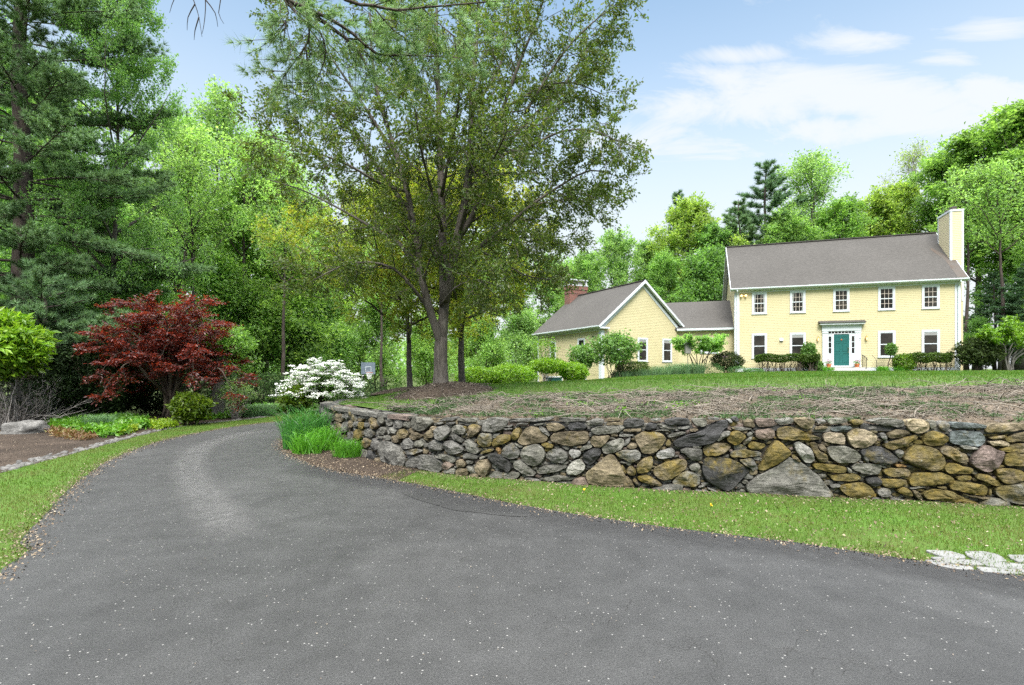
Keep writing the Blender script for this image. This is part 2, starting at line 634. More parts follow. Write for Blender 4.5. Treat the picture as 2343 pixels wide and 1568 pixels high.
# a pale tyre-worn track curving round the bend
m_, nt_0, b_0, o_0 = new_mat('pale_worn_asphalt')
b_0.inputs['Base Color'].default_value = (.125, .123, .119, 1)
b_0.inputs['Roughness'].default_value = .9
fa = N(nt_0, 'ShaderNodeAttribute', attribute_name='tone').outputs['Alpha']
fn_ = ramp(nt_0, noise(nt_0, world_pos(nt_0), 9., 3, .6), [(.25, .15), (.75, 1.)])
ff = N(nt_0, 'ShaderNodeMath', {0: fa, 1: fn_}, operation='MULTIPLY')
mx_ = N(nt_0, 'ShaderNodeMixShader', {0: ff.outputs[0], 1: N(nt_0, 'ShaderNodeBsdfTransparent').outputs[0], 2: b_0.outputs[0]})
nt_0.links.new(mx_.outputs[0], o_0.inputs['Surface'])
def soft_strip(name, ln, wd, al, mat, z, prof=((-1, 0), (-.35, 1), (.35, 1), (1, 0))):
    tg = unit(np.gradient(ln, axis=0))
    nr = np.stack([-tg[:, 1], tg[:, 0]], 1)
    g = MB()
    K = len(ln)
    for o_, a_ in prof:
        for i in range(K):
            e_ = min(1, i / 8, (K - 1 - i) / 8)
            p_ = ln[i] + nr[i] * o_ * wd
            g.add([(p_[0], p_[1], z)], a=(1, 1, 1, a_ * e_ * al))
    g.Q.append(np.array([(j * K + i, j * K + i + 1, (j + 1) * K + i + 1, (j + 1) * K + i) for j in range(len(prof) - 1) for i in range(K - 1)]))
    o = g.build(name, mat)
    if sum(p.normal.z for p in o.data.polygons) < 0:
        o.data.flip_normals()
    return tag(o, kind='structure')


for pts, wd, al in (([(620, 985), (545, 998), (470, 1022), (438, 1055), (437, 1085), (462, 1130), (500, 1180), (540, 1250)], .34, .5),):
    soft_strip('worn_track', smooth_line([unproj(x * 1.6533, y * 1.6533) for x, y in pts], .1), wd, al, m_, .0235)
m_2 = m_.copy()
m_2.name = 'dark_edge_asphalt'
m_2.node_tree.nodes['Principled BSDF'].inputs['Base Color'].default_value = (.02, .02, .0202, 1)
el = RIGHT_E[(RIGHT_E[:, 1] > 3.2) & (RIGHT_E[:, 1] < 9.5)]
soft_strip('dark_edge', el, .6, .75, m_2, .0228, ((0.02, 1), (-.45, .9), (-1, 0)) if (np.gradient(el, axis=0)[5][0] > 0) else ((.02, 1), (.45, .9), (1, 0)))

# ---- verges: turf sheets
OUT_E = smooth_line([(-7.0, -5), (-7.4, 4), (-8.08, 8.28), (-8.3, 9.06), (-8.6, 10.3), (-9.15, 12.4), (-9.7, 15.5), (-9.0, 17.8), (-7.9, 21.6), (-7.4, 24), (-7, 30)], .2)
lv = LEFT_E[LEFT_E[:, 1] <= 28]
verge_left = np.vstack([ragged(OUT_E, .05, rng), lv[::-1] + np.array([.05, 0])])
poly_sheet('verge', verge_left, .008, M['turf'], zf=z_low)
rv = RIGHT_E[RIGHT_E[:, 1] <= 8.0]
wv = WALL[(WALL[:, 1] < 9.3) & (WALL[:, 0] > -3)]
verge_right = np.vstack([rv - np.array([.05, 0]), [(-1.95, 8.05), (-1.7, 8.6)], wv[::-1]])
poly_sheet('verge', verge_right, .006, M['turf'])
# planting pocket of mulch beneath the wall's curve
w2 = WALL[(WALL[:, 1] > 8.6) & (WALL[:, 1] < 15) & (WALL[:, 0] < -1.4)]
r2 = RIGHT_E[(RIGHT_E[:, 1] > 7.6) & (RIGHT_E[:, 1] < 15)]
pocket = np.vstack([r2, w2[::-1]])
poly_sheet('mulch_bed', ragged(pocket, .02, rng), .010, M['mulch'])
# left garden bed
bed = np.vstack([ragged(OUT_E, .04, rng)[OUT_E[:, 1] > 0], [(-9, 28), (-16, 24), (-26, 16), (-26, 0)]])
poly_sheet('mulch_bed', bed, .004, M['mulch'], zf=z_low)

# ---- upper terrace
Qp = smooth_line([(60, -8), (75, 20), (75, 60), (70, 85), (40, 85), (22, 85), (14, 85)], 2.)
path = np.vstack([WALL[::6] - WN[::6] * .3, smooth_line([(2.3, 36.6), (4.2, 37.4), (6.6, 38.2)], .5)])
tq = np.linspace(0, len(Qp) - 1, len(path))
Q = np.stack([np.interp(tq, np.arange(len(Qp)), Qp[:, k]) for k in (0, 1)], 1)
sv = np.concatenate([np.linspace(0, .12, 14), np.linspace(.14, .5, 22), np.linspace(.55, 1, 12)])
G = path[:, None, :] * (1 - sv[None, :, None]) + Q[:, None, :] * sv[None, :, None]
gp = G.reshape(-1, 2)
gz = z_up_arr(gp)
k, n_ = len(path), len(sv)
g = MB()
g.add(np.column_stack([gp, gz]), [(i * n_ + j, i * n_ + j + 1, (i + 1) * n_ + j + 1, (i + 1) * n_ + j) for i in range(k - 1) for j in range(n_ - 1)])
lawn = g.build('lawn', M['turf'], smooth=True)
if sum(p.normal.z for p in lawn.data.polygons) < 0:
    lawn.data.flip_normals()
tag(lawn, kind='structure')

# mulch bank between wall and lawn
EDGE = smooth_line([(15, 7.9), (12, 8.3), (8.8, 9.0), (6.5, 9.6), (4.4, 10.), (2.44, 10.5), (.6, 10.95), (-.5, 11.15), (-1.5, 11.1), (-2.1, 10.5), (-2.35, 9.9)], .1)
iw = [i for i in range(len(WALL)) if WALL[i][1] < 9.45 and WALL[i][0] < 15.5]
wb = (WALL - WN * np.where(WALL[:, :1] > -1.7, .1, .36))[iw]
nn = 150
wb = wb[np.linspace(0, len(wb) - 1, nn).astype(int)]
eb = ragged(EDGE[np.linspace(0, len(EDGE) - 1, nn).astype(int)], .15, rng)
rows = 26
g = MB()
V = []
for i in range(nn):
    for j in range(rows):
        t = j / (rows - 1)
        p = wb[i] * (1 - t) + eb[i] * t
        V.append((p[0], p[1], 0))
V = np.array(V)
zz = z_up_arr(V[:, :2])
tt = np.tile(np.linspace(0, 1, rows), nn)
bz = np.array([mnoise.fractal(Vector((x * 1.6, y * 1.6, 3.)), 1., 2., 4) for x, y, _ in V])
wt_ = np.repeat([wall_top(WS[iw[q]]) - .03 for q in np.linspace(0, len(iw) - 1, nn).astype(int)], rows)
V[:, 2] = np.where(tt < .3, np.maximum(wt_, zz) * (1 - tt / .3) + zz * (tt / .3), zz) + .025 + np.sin(tt * math.pi) * (.05 * bz)
BANK_V = V.copy()
V[::rows, 2] -= .12
g.add(V, [(i * rows + j, (i + 1) * rows + j, (i + 1) * rows + j + 1, i * rows + j + 1) for i in range(nn - 1) for j in range(rows - 1)])
bank = g.build('mulch_bank', M['bank'], smooth=True)
if sum(p.normal.z for p in bank.data.polygons) < 0:
    bank.data.flip_normals()
tag(bank, kind='structure')
bank_poly = np.vstack([wb, eb[::-1]])


def mound(cx, cy, rx, ry, h, seed):
    g = MB()
    n, m = 48, 12
    V = [(cx, cy, z_up(cx, cy) + h)]
    for j in range(1, m + 1):
        r = j / m
        for i in range(n):
            a = i / n * 2 * math.pi
            w = 1 + .16 * mnoise.noise(Vector((math.cos(a) * 1.5 + seed, math.sin(a) * 1.5, 1)))
            x, y = cx + rx * r * w * math.cos(a), cy + ry * r * w * math.sin(a)
            V.append((x, y, z_up(x, y) + h * (1 - r * r) ** 1.3 + .014 - (.05 if j == m else 0) + .012 * mnoise.noise(Vector((x * 6, y * 6, 0)))))
    g.add(V, [(1 + j * n + i, 1 + j * n + (i + 1) % n, 1 + (j + 1) * n + (i + 1) % n, 1 + (j + 1) * n + i) for j in range(m - 1) for i in range(n)],
          [(0, 1 + i, 1 + (i + 1) % n) for i in range(n)])
    o = g.build('mulch_mound', M['mulch'], smooth=True)
    if sum(p.normal.z for p in o.data.polygons) < 0:
        o.data.flip_normals()
    return tag(o, kind='structure')


mound(-1.75, 13.3, 1.35, 1.7, .24, 3.)
mound(-3.5, 18.7, 1.5, 1.5, .16, 9.)
mound(-1.7, 18.7, 1.4, 1.4, .15, 5.)
# ------------------------------------------------------------------ dry stone wall
TONES = {'g': (.135, .13, .115), 'd': (.05, .049, .047), 't': (.15, .122, .08), 'r': (.15, .115, .098), 'l': (.19, .184, .168), 'n': (.28, .23, .16), 'o': (.26, .16, .07), 'b': (.11, .125, .127)}


def stone_mat():
    m, nt, b, _ = new_mat('field_stone')
    p = world_pos(nt)
    at_ = N(nt, 'ShaderNodeAttribute', attribute_name='tone')
    n1 = noise(nt, p, 5., 5, .62)
    n2 = noise(nt, p, 26., 4, .7)
    n3 = noise(nt, p, 130., 2, .7)
    st = N(nt, 'ShaderNodeMapping', {'Vector': p, 'Rotation': (.5, .35, .2), 'Scale': (6, 6, 32)}).outputs[0]
    n4 = noise(nt, st, 1.2, 3, .6, .5)
    c = mixc(nt, .8, at_.outputs['Color'], ramp(nt, n1, [(.28, .2), (.5, .5), (.72, .82)]), 'OVERLAY')
    c = mixc(nt, .6, c, ramp(nt, n2, [(.3, .22), (.7, .8)]), 'OVERLAY')
    c = mixc(nt, .4, c, ramp(nt, n4, [(.32, .25), (.65, .72)]), 'OVERLAY')
    c = mixc(nt, .6, c, ramp(nt, n3, [(.3, .2), (.72, .85)]), 'OVERLAY')
    # lichen: ochre and olive patches, amount in the alpha of the stone's tone
    l1 = noise(nt, p, 3.4, 3, .55, .3)
    l2 = noise(nt, p, 17., 3, .7)
    a = N(nt, 'ShaderNodeMath', {0: l1, 1: .72}, operation='MULTIPLY')
    a2 = N(nt, 'ShaderNodeMath', {0: l2, 1: .28}, operation='MULTIPLY')
    a = N(nt, 'ShaderNodeMath', {0: a.outputs[0], 1: a2.outputs[0]}, operation='ADD')
    am = N(nt, 'ShaderNodeMath', {0: at_.outputs['Alpha'], 1: .40, 2: -.195}, operation='MULTIPLY_ADD')
    a = N(nt, 'ShaderNodeMath', {0: a.outputs[0], 1: am.outputs[0]}, operation='ADD')
    mask = ramp(nt, a.outputs[0], [(.5, 0.), (.64, .8)])
    lc = ramp(nt, noise(nt, p, 11., 3, .6), [(.3, (.075, .062, .02)), (.52, (.118, .09, .024)), (.72, (.178, .125, .02))])
    lc = mixc(nt, .5, lc, ramp(nt, n2, [(.3, .3), (.7, .75)]), 'OVERLAY')
    c = mixc(nt, mask, c, lc)
    # pale crusts
    cr = ramp(nt, noise(nt, p, 14., 4, .7), [(.66, 0.), (.71, .6)])
    c = mixc(nt, cr, c, (.28, .28, .255))
    nt.links.new(c, b.inputs['Base Color'])
    b.inputs['Roughness'].default_value = .9
    b.inputs['Specular IOR Level'].default_value = .2
    h = N(nt, 'ShaderNodeMath', {0: n1, 1: n4}, operation='ADD')
    h = N(nt, 'ShaderNodeMath', {0: h.outputs[0], 1: n2}, operation='ADD')
    bump(nt, h.outputs[0], b, .85, .025)
    return m


M['stone'] = stone_mat()
M['wall_core'] = ground_mat('dark_stone_soil_core', [(.4, (.02, .018, .015)), (.6, (.05, .045, .035))], 2, 14)  # dark stone and soil, the core's own colour

ZA = """g1 10,16 17,14 18,24 13,30 9,26|g0 18,16 24,18 24,28 20,30|t1 26,18 36,17 38,28 32,31 26,27|g0 36,18 42,20 41,25 37,24|t2 26,31 34,30 35,42 29,43|g1 34,40 40,30 46,30 44,45 36,47|t3 46,28 53,27 53,37 46,40|g1 53,29 60,29 60,37 53,37|t9 60,31 66,30 69,36 66,41 61,39|g2 69,31 75,31 76,37 70,38|t9 54,43 60,40 65,43 64,55 58,58 53,53|g2 44,45 52,44 53,58 46,56|g0 22,34 27,36 26,54 21,52|t3 65,44 70,43 70,49 65,49|g4 71,41 79,40 83,47 81,53 74,52 70,47|t4 77,24 84,22 88,28 88,38 83,41 78,40|g0 87,20 99,19 99,31 93,36 89,33|g3 100,21 110,20 112,35 105,36 100,30|g1 111,28 125,27 127,36 123,39 112,38|g1 128,30 136,29 138,38 131,40 127,36|g0 139,24 150,22 166,25 172,30 160,42 150,44 140,40 138,32|g0 60,21 76,20 77,25 70,25 60,24|t6 59,25 66,24 66,29 59,29|g1 87,46 95,36 101,40 99,49 88,50|l3 102,38 114,38 118,42 116,47 102,47|t4 118,42 127,39 134,46 130,54 122,55 118,49|t3 135,50 142,44 154,48 155,52 143,57 136,54|g0 123,61 134,52 143,61 142,69 129,70 124,67|g1 97,49 105,50 109,57 102,58 98,54|t2 107,52 117,49 122,57 119,61 110,60|g0 86,52 96,50 97,54 87,55|t6 64,58 71,53 79,58 77,66 71,69 64,65|g1 80,58 84,53 91,60 90,70 84,74 79,69|g2 92,62 98,56 121,65 124,72 122,90 118,97 108,93 94,86 90,80|g3 121,70 126,78 129,88 126,97 119,97|g1 143,58 157,56 158,63 152,68 144,66|g0 157,62 163,61 163,67 157,67|g4 128,72 146,69 155,72 153,75 139,79 130,77|g1 164,64 172,55 184,61 185,72 173,74 165,70|t2 156,50 165,41 172,48 172,53 158,54|t3 166,40 171,36 176,37 174,44 167,45|g2 173,44 176,38 190,33 197,42 190,55 182,58 174,51|g1 132,90 140,82 155,78 172,80 183,90 184,98 178,106 168,103 150,97 133,97|g1 169,77 182,77 203,82 203,90 198,91 187,85 175,82|g0 185,63 192,57 203,58 217,72 212,75 198,78 188,73|g2 197,38 210,33 220,40 219,47 210,50 198,43|g1 194,47 202,47 216,57 212,62 200,55|g0 184,104 195,97 202,101 202,108 193,109|t1 204,88 212,84 219,91 218,97 206,97|t2 204,99 214,97 224,103 222,109 204,109|g1 219,86 230,88 229,93 221,92|g1 172,31 184,30 186,33 173,35|g1 189,31 205,30 200,35 191,34|g0 180,25 203,22 206,26 192,29 180,28|g0 206,25 234,24 235,31 215,30 206,28|g0 122,23 138,20 139,25 123,26"""
ZB = """t6 -2,28 5,29 5,38 0,40|t5 7,30 14,24 26,29 25,36 15,44 7,44 6,38|g0 31,19 45,15 66,18 68,23 60,33 45,38 27,36 30,26|g0 66,18 100,17 130,15 134,18 112,22 90,21 68,22|g1 140,16 180,17 184,21 160,22 141,21|g0 187,20 195,17 207,19 207,26 195,27 187,24|t1 210,17 234,16 235,20 211,21|t1 211,22 235,22 240,26 212,27|g5 22,46 26,38 42,39 44,47 42,57 30,59 21,54|g0 4,48 9,47 18,54 25,67 22,69 10,67 4,60|t6 42,54 47,44 60,40 70,41 71,50 60,55 50,58 43,58|g0 43,43 50,38 56,40 48,46 44,46|t6 71,40 80,29 86,34 84,45 77,50 71,46|t1 82,49 90,33 101,28 112,31 126,45 125,50 108,54 90,57 83,53|g0 112,29 117,29 128,40 129,44 122,40 113,33|t4 122,24 138,23 150,29 152,31 136,37 126,35 122,29|d2 153,29 160,23 176,23 185,29 178,35 160,35|t3 128,45 133,38 155,36 184,35 187,48 180,55 160,58 146,56 130,51|g1 187,34 195,30 235,26 240,30 230,38 195,41|t2 188,49 192,43 216,41 217,46 205,60 195,59 188,54|g1 204,60 212,53 234,45 240,50 236,62 222,68 208,70|g4 58,66 62,57 72,52 80,58 85,68 82,75 70,77 60,73|o3 48,60 54,59 57,68 52,70|g2 85,67 92,57 110,54 118,60 122,70 118,82 106,89 98,86 88,78|t7 115,55 122,52 135,57 133,60 121,60|g3 122,70 130,63 142,61 154,68 155,76 150,83 138,83 128,78 122,74|l1 156,66 161,61 175,66 174,73 163,77 160,72|g1 172,64 176,58 190,55 191,59 178,65|d1 178,70 190,61 204,62 205,69 190,86 182,84 177,78|d2 36,72 44,67 58,71 70,83 72,92 66,97 54,90 42,80|t1 17,85 25,78 36,77 41,88 36,100 33,104 22,98 18,93|g1 7,86 15,88 21,101 17,100 8,92|g2 74,82 84,77 92,83 107,97 106,101 97,103 84,96 75,89|g4 109,91 125,85 152,86 154,89 140,95 122,99 110,98|l0 152,94 160,81 172,76 180,85 180,94 170,100 156,100|g3 37,102 45,94 60,97 84,96 85,100 78,108 50,105|g2 89,106 95,104 112,107 116,111 95,111|g5 117,106 135,101 168,104 169,106 140,109 119,109|g1 130,112 160,110 167,113 150,115|t3 179,98 190,90 215,69 222,70 232,84 240,100 248,117 220,117 185,115|g5 25,69 31,64 45,61 46,64 30,69|g1 76,52 89,58 88,60 78,56|g4 25,74 33,72 32,76 25,77|g0 0,68 12,69 24,73 22,77 0,76|g1 57,32 74,31 73,34 58,33|g1 60,28 74,26 74,29 62,30|g1 78,24 98,24 95,26 79,26|g1 104,25 120,24 118,27 105,27"""
ZC = """d1 22,12 30,9 53,11 54,19 35,23 23,22|d0 57,18 63,15 73,18 70,24 58,27 55,23|d0 81,12 100,8 122,10 120,17 100,19 86,18|g0 122,10 146,9 146,18 140,21 129,20|t5 39,35 52,28 76,29 86,38 83,45 72,58 62,62 50,60 44,48 40,42|d1 96,44 110,36 140,26 160,15 174,11 179,19 166,30 160,42 140,49 105,52 97,49|t6 84,46 90,39 94,45 92,50 85,50|g0 86,35 100,30 117,28 112,33 90,37|g1 22,46 26,39 33,37 33,41 27,49 23,50|t3 27,50 33,45 41,46 43,51 40,54 30,54|l6 10,60 18,56 44,55 49,62 47,69 35,75 24,70 14,66|t8 43,76 51,68 64,64 67,72 65,84 55,90 44,90 42,86|l3 69,64 75,57 93,52 99,56 98,65 85,68 74,68|g2 106,55 115,52 138,54 140,66 137,72 124,72 114,62 106,58|t6 140,51 150,46 175,45 181,50 178,57 160,64 145,65 140,58|t6 174,35 185,27 195,27 203,34 200,42 188,49 176,44|t9 205,49 211,43 234,47 230,53 220,56 208,53|g5 180,60 190,55 215,56 228,60 227,64 200,67 181,66|d4 139,72 145,66 175,66 195,75 207,82 210,88 195,100 183,113 175,117 160,110 145,102 139,92|g3 192,71 212,67 220,78 214,88 211,84 200,77|t7 66,84 80,75 105,69 116,70 117,80 105,92 90,100 78,100 68,93|g6 94,102 105,91 118,86 130,91 137,98 136,106 128,111 105,108 94,106|t8 42,95 55,92 64,96 80,106 80,109 60,106 45,101|t6 26,85 33,78 41,84 42,92 35,94 28,91|g0 119,81 124,76 133,75 137,81 131,88 122,85|g1 123,50 138,49 139,53 128,54|t4 36,100 39,97 44,103 45,107 41,107|t4 23,95 30,95 40,110 37,112 22,111|g3 180,22 195,21 214,25 210,27 185,26|t3 200,12 213,9 217,20 216,24 200,20|g1 160,39 168,29 180,26 180,31 168,41 162,44|g2 197,48 210,34 214,35 208,44 200,48|g1 204,32 211,29 214,32 206,36|g3 133,111 144,107 144,110 134,112|l0 145,110 162,116 160,118 147,113|t2 120,25 135,24 130,28 121,29|g1 18,72 30,75 28,76 17,74|t7 19,76 23,80 27,92 22,88|g2 68,27 90,25 90,27 70,28|g1 72,21 80,22 100,24 100,25 82,24|l0 102,22 120,20 119,24 104,25|g0 166,65 179,62 178,67 170,66|t2 20,25 50,24 48,29 22,28|g0 14,33 38,32 38,35 16,37|l1 79,19 86,20 86,22 79,22|g1 60,11 78,9 80,12 66,14|g1 149,9 165,8 164,12 149,12|d0 182,9 190,6 195,12 186,15|l0 175,11 181,10 184,15 179,17"""
ZD = """r1 2,8 8,5 31,6 32,16 20,18 5,17|g2 34,7 55,4 59,6 58,12 40,15 33,12|r2 2,22 30,19 32,34 20,37 6,36 2,32|t2 59,8 66,4 88,4 90,12 86,19 81,22 73,20 60,12|t6 35,19 50,16 60,18 75,25 99,34 100,37 85,38 50,37 34,34|g1 92,8 104,5 108,12 94,14|g1 108,6 136,5 140,11 125,14 110,13|t6 144,8 160,7 164,10 158,15 145,15|g0 171,9 190,5 222,7 224,16 214,19 190,15 172,11|t2 88,20 100,15 111,18 105,21 90,21|b0 112,20 125,16 140,16 147,19 135,23 118,25|n0 102,33 105,26 119,26 130,26 136,33 136,44 115,42 103,39|n4 138,27 150,20 165,21 182,30 182,36 175,45 160,50 145,48 138,36|g0 186,28 192,26 199,34 195,39 187,33|t4 198,28 210,21 230,23 232,27 222,32 203,35 198,33|t7 192,44 205,38 225,33 240,29 244,33 230,42 205,53 194,48|t8 8,76 20,52 33,36 45,43 55,54 53,61 40,68 22,80 10,83 7,80|g3 -12,103 10,88 30,78 54,62 62,66 80,76 100,94 112,110 123,122 60,121 20,119 -10,115|l2 58,42 65,38 85,49 90,65 84,71 75,70 64,56|t6 83,41 92,40 95,52 107,57 110,68 97,71 90,60|t3 95,45 103,43 108,50 106,54 99,52|g4 108,49 115,46 138,46 158,57 159,65 150,71 125,71 113,64|d5 157,55 165,48 185,46 200,53 215,67 208,71 185,71 170,68 160,60|g2 207,54 215,50 221,53 219,63 212,63|t9 86,74 95,71 135,76 138,80 135,86 110,85 90,79|g0 143,77 152,71 188,73 190,80 186,88 165,88 148,83|t7 190,84 195,79 225,79 235,85 228,91 200,91|t8 110,91 125,88 150,86 161,94 150,98 118,97|d1 166,95 172,92 186,92 190,103 180,106 167,100|t7 188,96 200,94 224,96 228,100 215,106 192,107|t7 126,105 140,101 160,99 175,107 180,118 172,124 150,124 135,117 127,110|g3 182,114 190,107 202,109 204,117 198,122 184,119|t8 208,112 220,106 228,108 236,117 235,121 220,117|o3 208,72 225,75 226,78 210,76|t5 55,58 62,60 71,69 69,71 57,64|g3 112,103 128,102 128,107 114,107|g3 170,124 190,122 195,126 178,128|g3 200,123 222,125 230,129 205,128|g1 160,60 169,66 169,72 163,66|g1 138,76 144,80 145,86 138,85"""
ZE = """n3 33,18 37,8 60,7 71,14 72,22 62,30 48,31 38,26|g3 71,10 80,8 83,14 81,23 73,23|g3 85,16 92,11 102,10 106,18 103,26 94,27 87,23|b0 106,14 115,12 160,15 170,18 165,22 130,22 108,22|t4 162,25 172,14 200,15 228,14 240,22 200,28 165,29|t8 60,42 64,32 80,25 90,30 101,36 102,43 92,49 75,52 63,49|b2 103,42 105,28 120,26 155,27 165,37 166,44 158,51 125,51 108,47|t6 30,68 45,49 62,50 75,53 93,65 101,77 96,88 85,92 60,89 45,83 28,74|t5 88,58 95,51 105,51 120,59 133,65 135,77 127,81 115,76 100,68 91,62|r0 139,78 147,62 155,53 170,50 185,58 195,60 193,72 185,85 170,95 158,93 143,84|t7 95,88 103,80 112,79 128,85 143,88 144,92 136,98 118,98 100,95|t9 38,107 45,96 70,94 95,95 108,101 112,108 106,112 85,114 60,117 40,117|t8 116,102 130,100 142,101 142,106 130,109 118,107|t8 105,118 115,109 140,111 165,116 169,125 168,133 145,131 120,125 106,122|t7 147,100 155,96 170,98 185,110 193,116 182,117 160,110 149,104|t9 60,129 75,122 105,124 125,135 155,145 150,147 110,143 65,139|t6 180,90 195,87 220,90 228,97 225,108 210,113 195,113 185,103|g6 178,120 200,115 225,111 250,110 250,150 215,147 195,142 180,130|t6 193,75 197,62 230,64 250,66 250,85 220,85 195,83|t6 185,58 205,50 225,45 250,45 250,63 215,63 195,60|t6 196,40 215,30 228,28 250,28 250,42 215,45 200,45|n2 169,44 180,42 198,43 206,51 195,51 175,49|t5 170,38 196,33 197,36 176,41|g2 121,51 135,51 153,54 152,57 128,57|t5 42,124 48,124 60,139 56,141 46,132|g3 36,119 60,118 69,119 45,122|t7 82,117 100,118 103,121 92,121|t4 119,128 145,134 175,137 172,139 148,137|t6 170,123 175,124 173,134 169,133"""


def to_wall(px, py):
    k = (px - CX) / F
    f = WALL[:, 0] - k * WALL[:, 1]
    idx = np.nonzero(f[:-1] * f[1:] <= 0)[0]
    if len(idx) == 0:
        i = int(np.argmin(np.where((WALL[:, 1] > 10) & (WALL[:, 1] < 15), np.abs(f), 9)))
        s, d = WS[i], WALL[i, 1]
    else:
        i = min(idx, key=lambda i: WALL[i, 1])
        t = f[i] / (f[i] - f[i + 1] + 1e-12)
        s = WS[i] * (1 - t) + WS[i + 1] * t
        d = WALL[i, 1] * (1 - t) + WALL[i + 1, 1] * t
    return s, EYE - (py - HY) / F * d


def wall_point(s, z, o):
    s = np.asarray(s, float)
    x, y = np.interp(s, WS, WALL[:, 0]), np.interp(s, WS, WALL[:, 1])
    nx, ny = np.interp(s, WS, WN[:, 0]), np.interp(s, WS, WN[:, 1])
    return np.stack([x + nx * o, y + ny * o, z + 0 * x], -1)


def chaikin(p, n=2, c=.25):
    p = np.asarray(p, float)
    for _ in range(n):
        q = np.roll(p, -1, 0)
        p = np.stack([p * (1 - c) + q * c, p * c + q * (1 - c)], 1).reshape(-1, 2)
    return p


def resample(p, n):
    q = np.vstack([p, p[:1]])
    L = np.concatenate([[0], np.cumsum(np.linalg.norm(np.diff(q, axis=0), axis=1))])
    t = np.linspace(0, L[-1], n + 1)[:-1]
    return np.stack([np.interp(t, L, q[:, k]) for k in (0, 1)], 1)


srng = np.random.default_rng(11)


def add_stone(mb, out, tone, lich, depth=None, back=0., n=26, seed=None):
    """out: outline in (distance along the wall, height); a faceted pillow standing out of the wall face"""
    seed = srng.uniform(0, 100) if seed is None else seed
    p = resample(chaikin(out, 2, .17), n)
    # shrink a hair so that neighbours keep a dark joint
    c = p.mean(0)
    size = np.sqrt(np.ptp(p[:, 0]) * np.ptp(p[:, 1]))
    p = c + (p - c) * (1 - min(.03, .003 / max(size, .02)))
    minr = .5 * min(np.ptp(p[:, 0]), np.ptp(p[:, 1]))
    h = depth or min(.105, .46 * minr + .015)
    rings = [(1., -.14), (1.0, -.02), (.99, .34), (.965, .62), (.92, .82), (.82, .93), (.67, .97), (.5, .99), (.34, 1.), (.16, 1.)]
    ta, tb = srng.uniform(-.22, .22, 2)
    fa = srng.uniform(0, 6.28)
    pl = [(srng.uniform(.72, 1.02) * h, srng.uniform(.25, .75), q + srng.uniform(-.6, .6)) for q in np.arange(4) * 1.57 + srng.uniform(0, 1.57)]
    V, S = [], []
    for k, (r, o) in enumerate(rings):
        q = c + (p - c) * r
        for s, z in q:
            d = 0. if k == 0 else h * o + max(0, o) * (ta * (s - c[0]) + tb * (z - c[1]))
            if k:
                # chip a facet
                e = math.cos(fa) * (s - c[0]) + math.sin(fa) * (z - c[1])
                d -= max(0, e - .3 * minr) * .3 * max(0, o)
                if o > 0:
                    for p0, sl, az in pl:
                        d = min(d, max(.1 * h, p0 - sl * max(0, (math.cos(az) * (s - c[0]) + math.sin(az) * (z - c[1])) - .1 * minr)))
                d += (.18 * mnoise.noise(Vector((s * 5.5, z * 5.5, seed))) + .13 * abs(mnoise.noise(Vector((s * 12, z * 16, seed + 5)))) + .06 * mnoise.noise(Vector((s * 40, z * 40, seed)))) * min(.2, 2.6 * minr)
            ss = s + .012 * mnoise.noise(Vector((s * 13, z * 13, seed + 9))) * (k > 0)
            zz = z + .012 * mnoise.noise(Vector((s * 13, z * 13, seed + 19))) * (k > 0)
            S.append((ss, zz, d - back if k else -.14 - back))
    S.append((c[0], c[1], S[-1][2]))
    S = np.array(S)
    V = wall_point(S[:, 0], S[:, 1], S[:, 2])
    m = len(rings)
    q = [(i * n + j, i * n + (j + 1) % n, (i + 1) * n + (j + 1) % n, (i + 1) * n + j) for i in range(m - 1) for j in range(n)]
    t = [((m - 1) * n + j, (m - 1) * n + (j + 1) % n, m * n) for j in range(n)]
    q = [x[::-1] for x in q] if not FLIP else q
    t = [x[::-1] for x in t] if not FLIP else t
    j = srng.uniform(.66, .96)
    mb.add(V, q, t, a=(tone[0] * j, tone[1] * j, tone[2] * j * srng.uniform(.94, 1.05), lich))


FLIP = True
stones = []
for txt, ox, oy, sc in ((ZA, 1200, 1520, 3.905), (ZB, 1750, 1540, 3.905), (ZC, 2300, 1560, 3.905), (ZD, 2850, 1570, 3.905), (ZE, 3350, 1570, 4.356)):
    for row in txt.replace('\n', '').split('|'):
        hd, pts = row.split(' ', 1)
        P = []
        for w in pts.split():
            x, y = (float(q) for q in w.split(','))
            P.append(to_wall((ox + x * 10 / sc) / 1.6533, (oy + y * 10 / sc) / 1.6533))
        stones.append((np.array(P), hd[0], int(hd[1]) / 9.))

# occupancy along the wall, to fill what is left with small slabs
S0, S1 = 7.0, 29.
CELL = .012
gw, gh = int((S1 - S0) / CELL), int(1.1 / CELL)
occ = np.zeros((gw, gh), bool)
cs = S0 + (np.arange(gw) + .5) * CELL
cz = -.03 + (np.arange(gh) + .5) * CELL
tops = np.array([wall_top(s) for s in cs])
occ |= cz[None, :] > tops[:, None] - .03


def cells(P):
    lo, hi = P.min(0), P.max(0)
    i0, i1 = max(0, int((lo[0] - S0) / CELL)), min(gw, int((hi[0] - S0) / CELL) + 1)
    j0, j1 = max(0, int((lo[1] + .03) / CELL)), min(gh, int((hi[1] + .03) / CELL) + 1)
    if i1 <= i0 or j1 <= j0:
        return None
    g = np.stack(np.meshgrid(cs[i0:i1], cz[j0:j1], indexing='ij'), -1).reshape(-1, 2)
    return i0, i1, j0, j1, inside(P, g).reshape(i1 - i0, j1 - j0)


for P, _, _ in stones:
    r = cells(P)
    if r:
        occ[r[0]:r[1], r[2]:r[3]] |= r[4]
fill = []


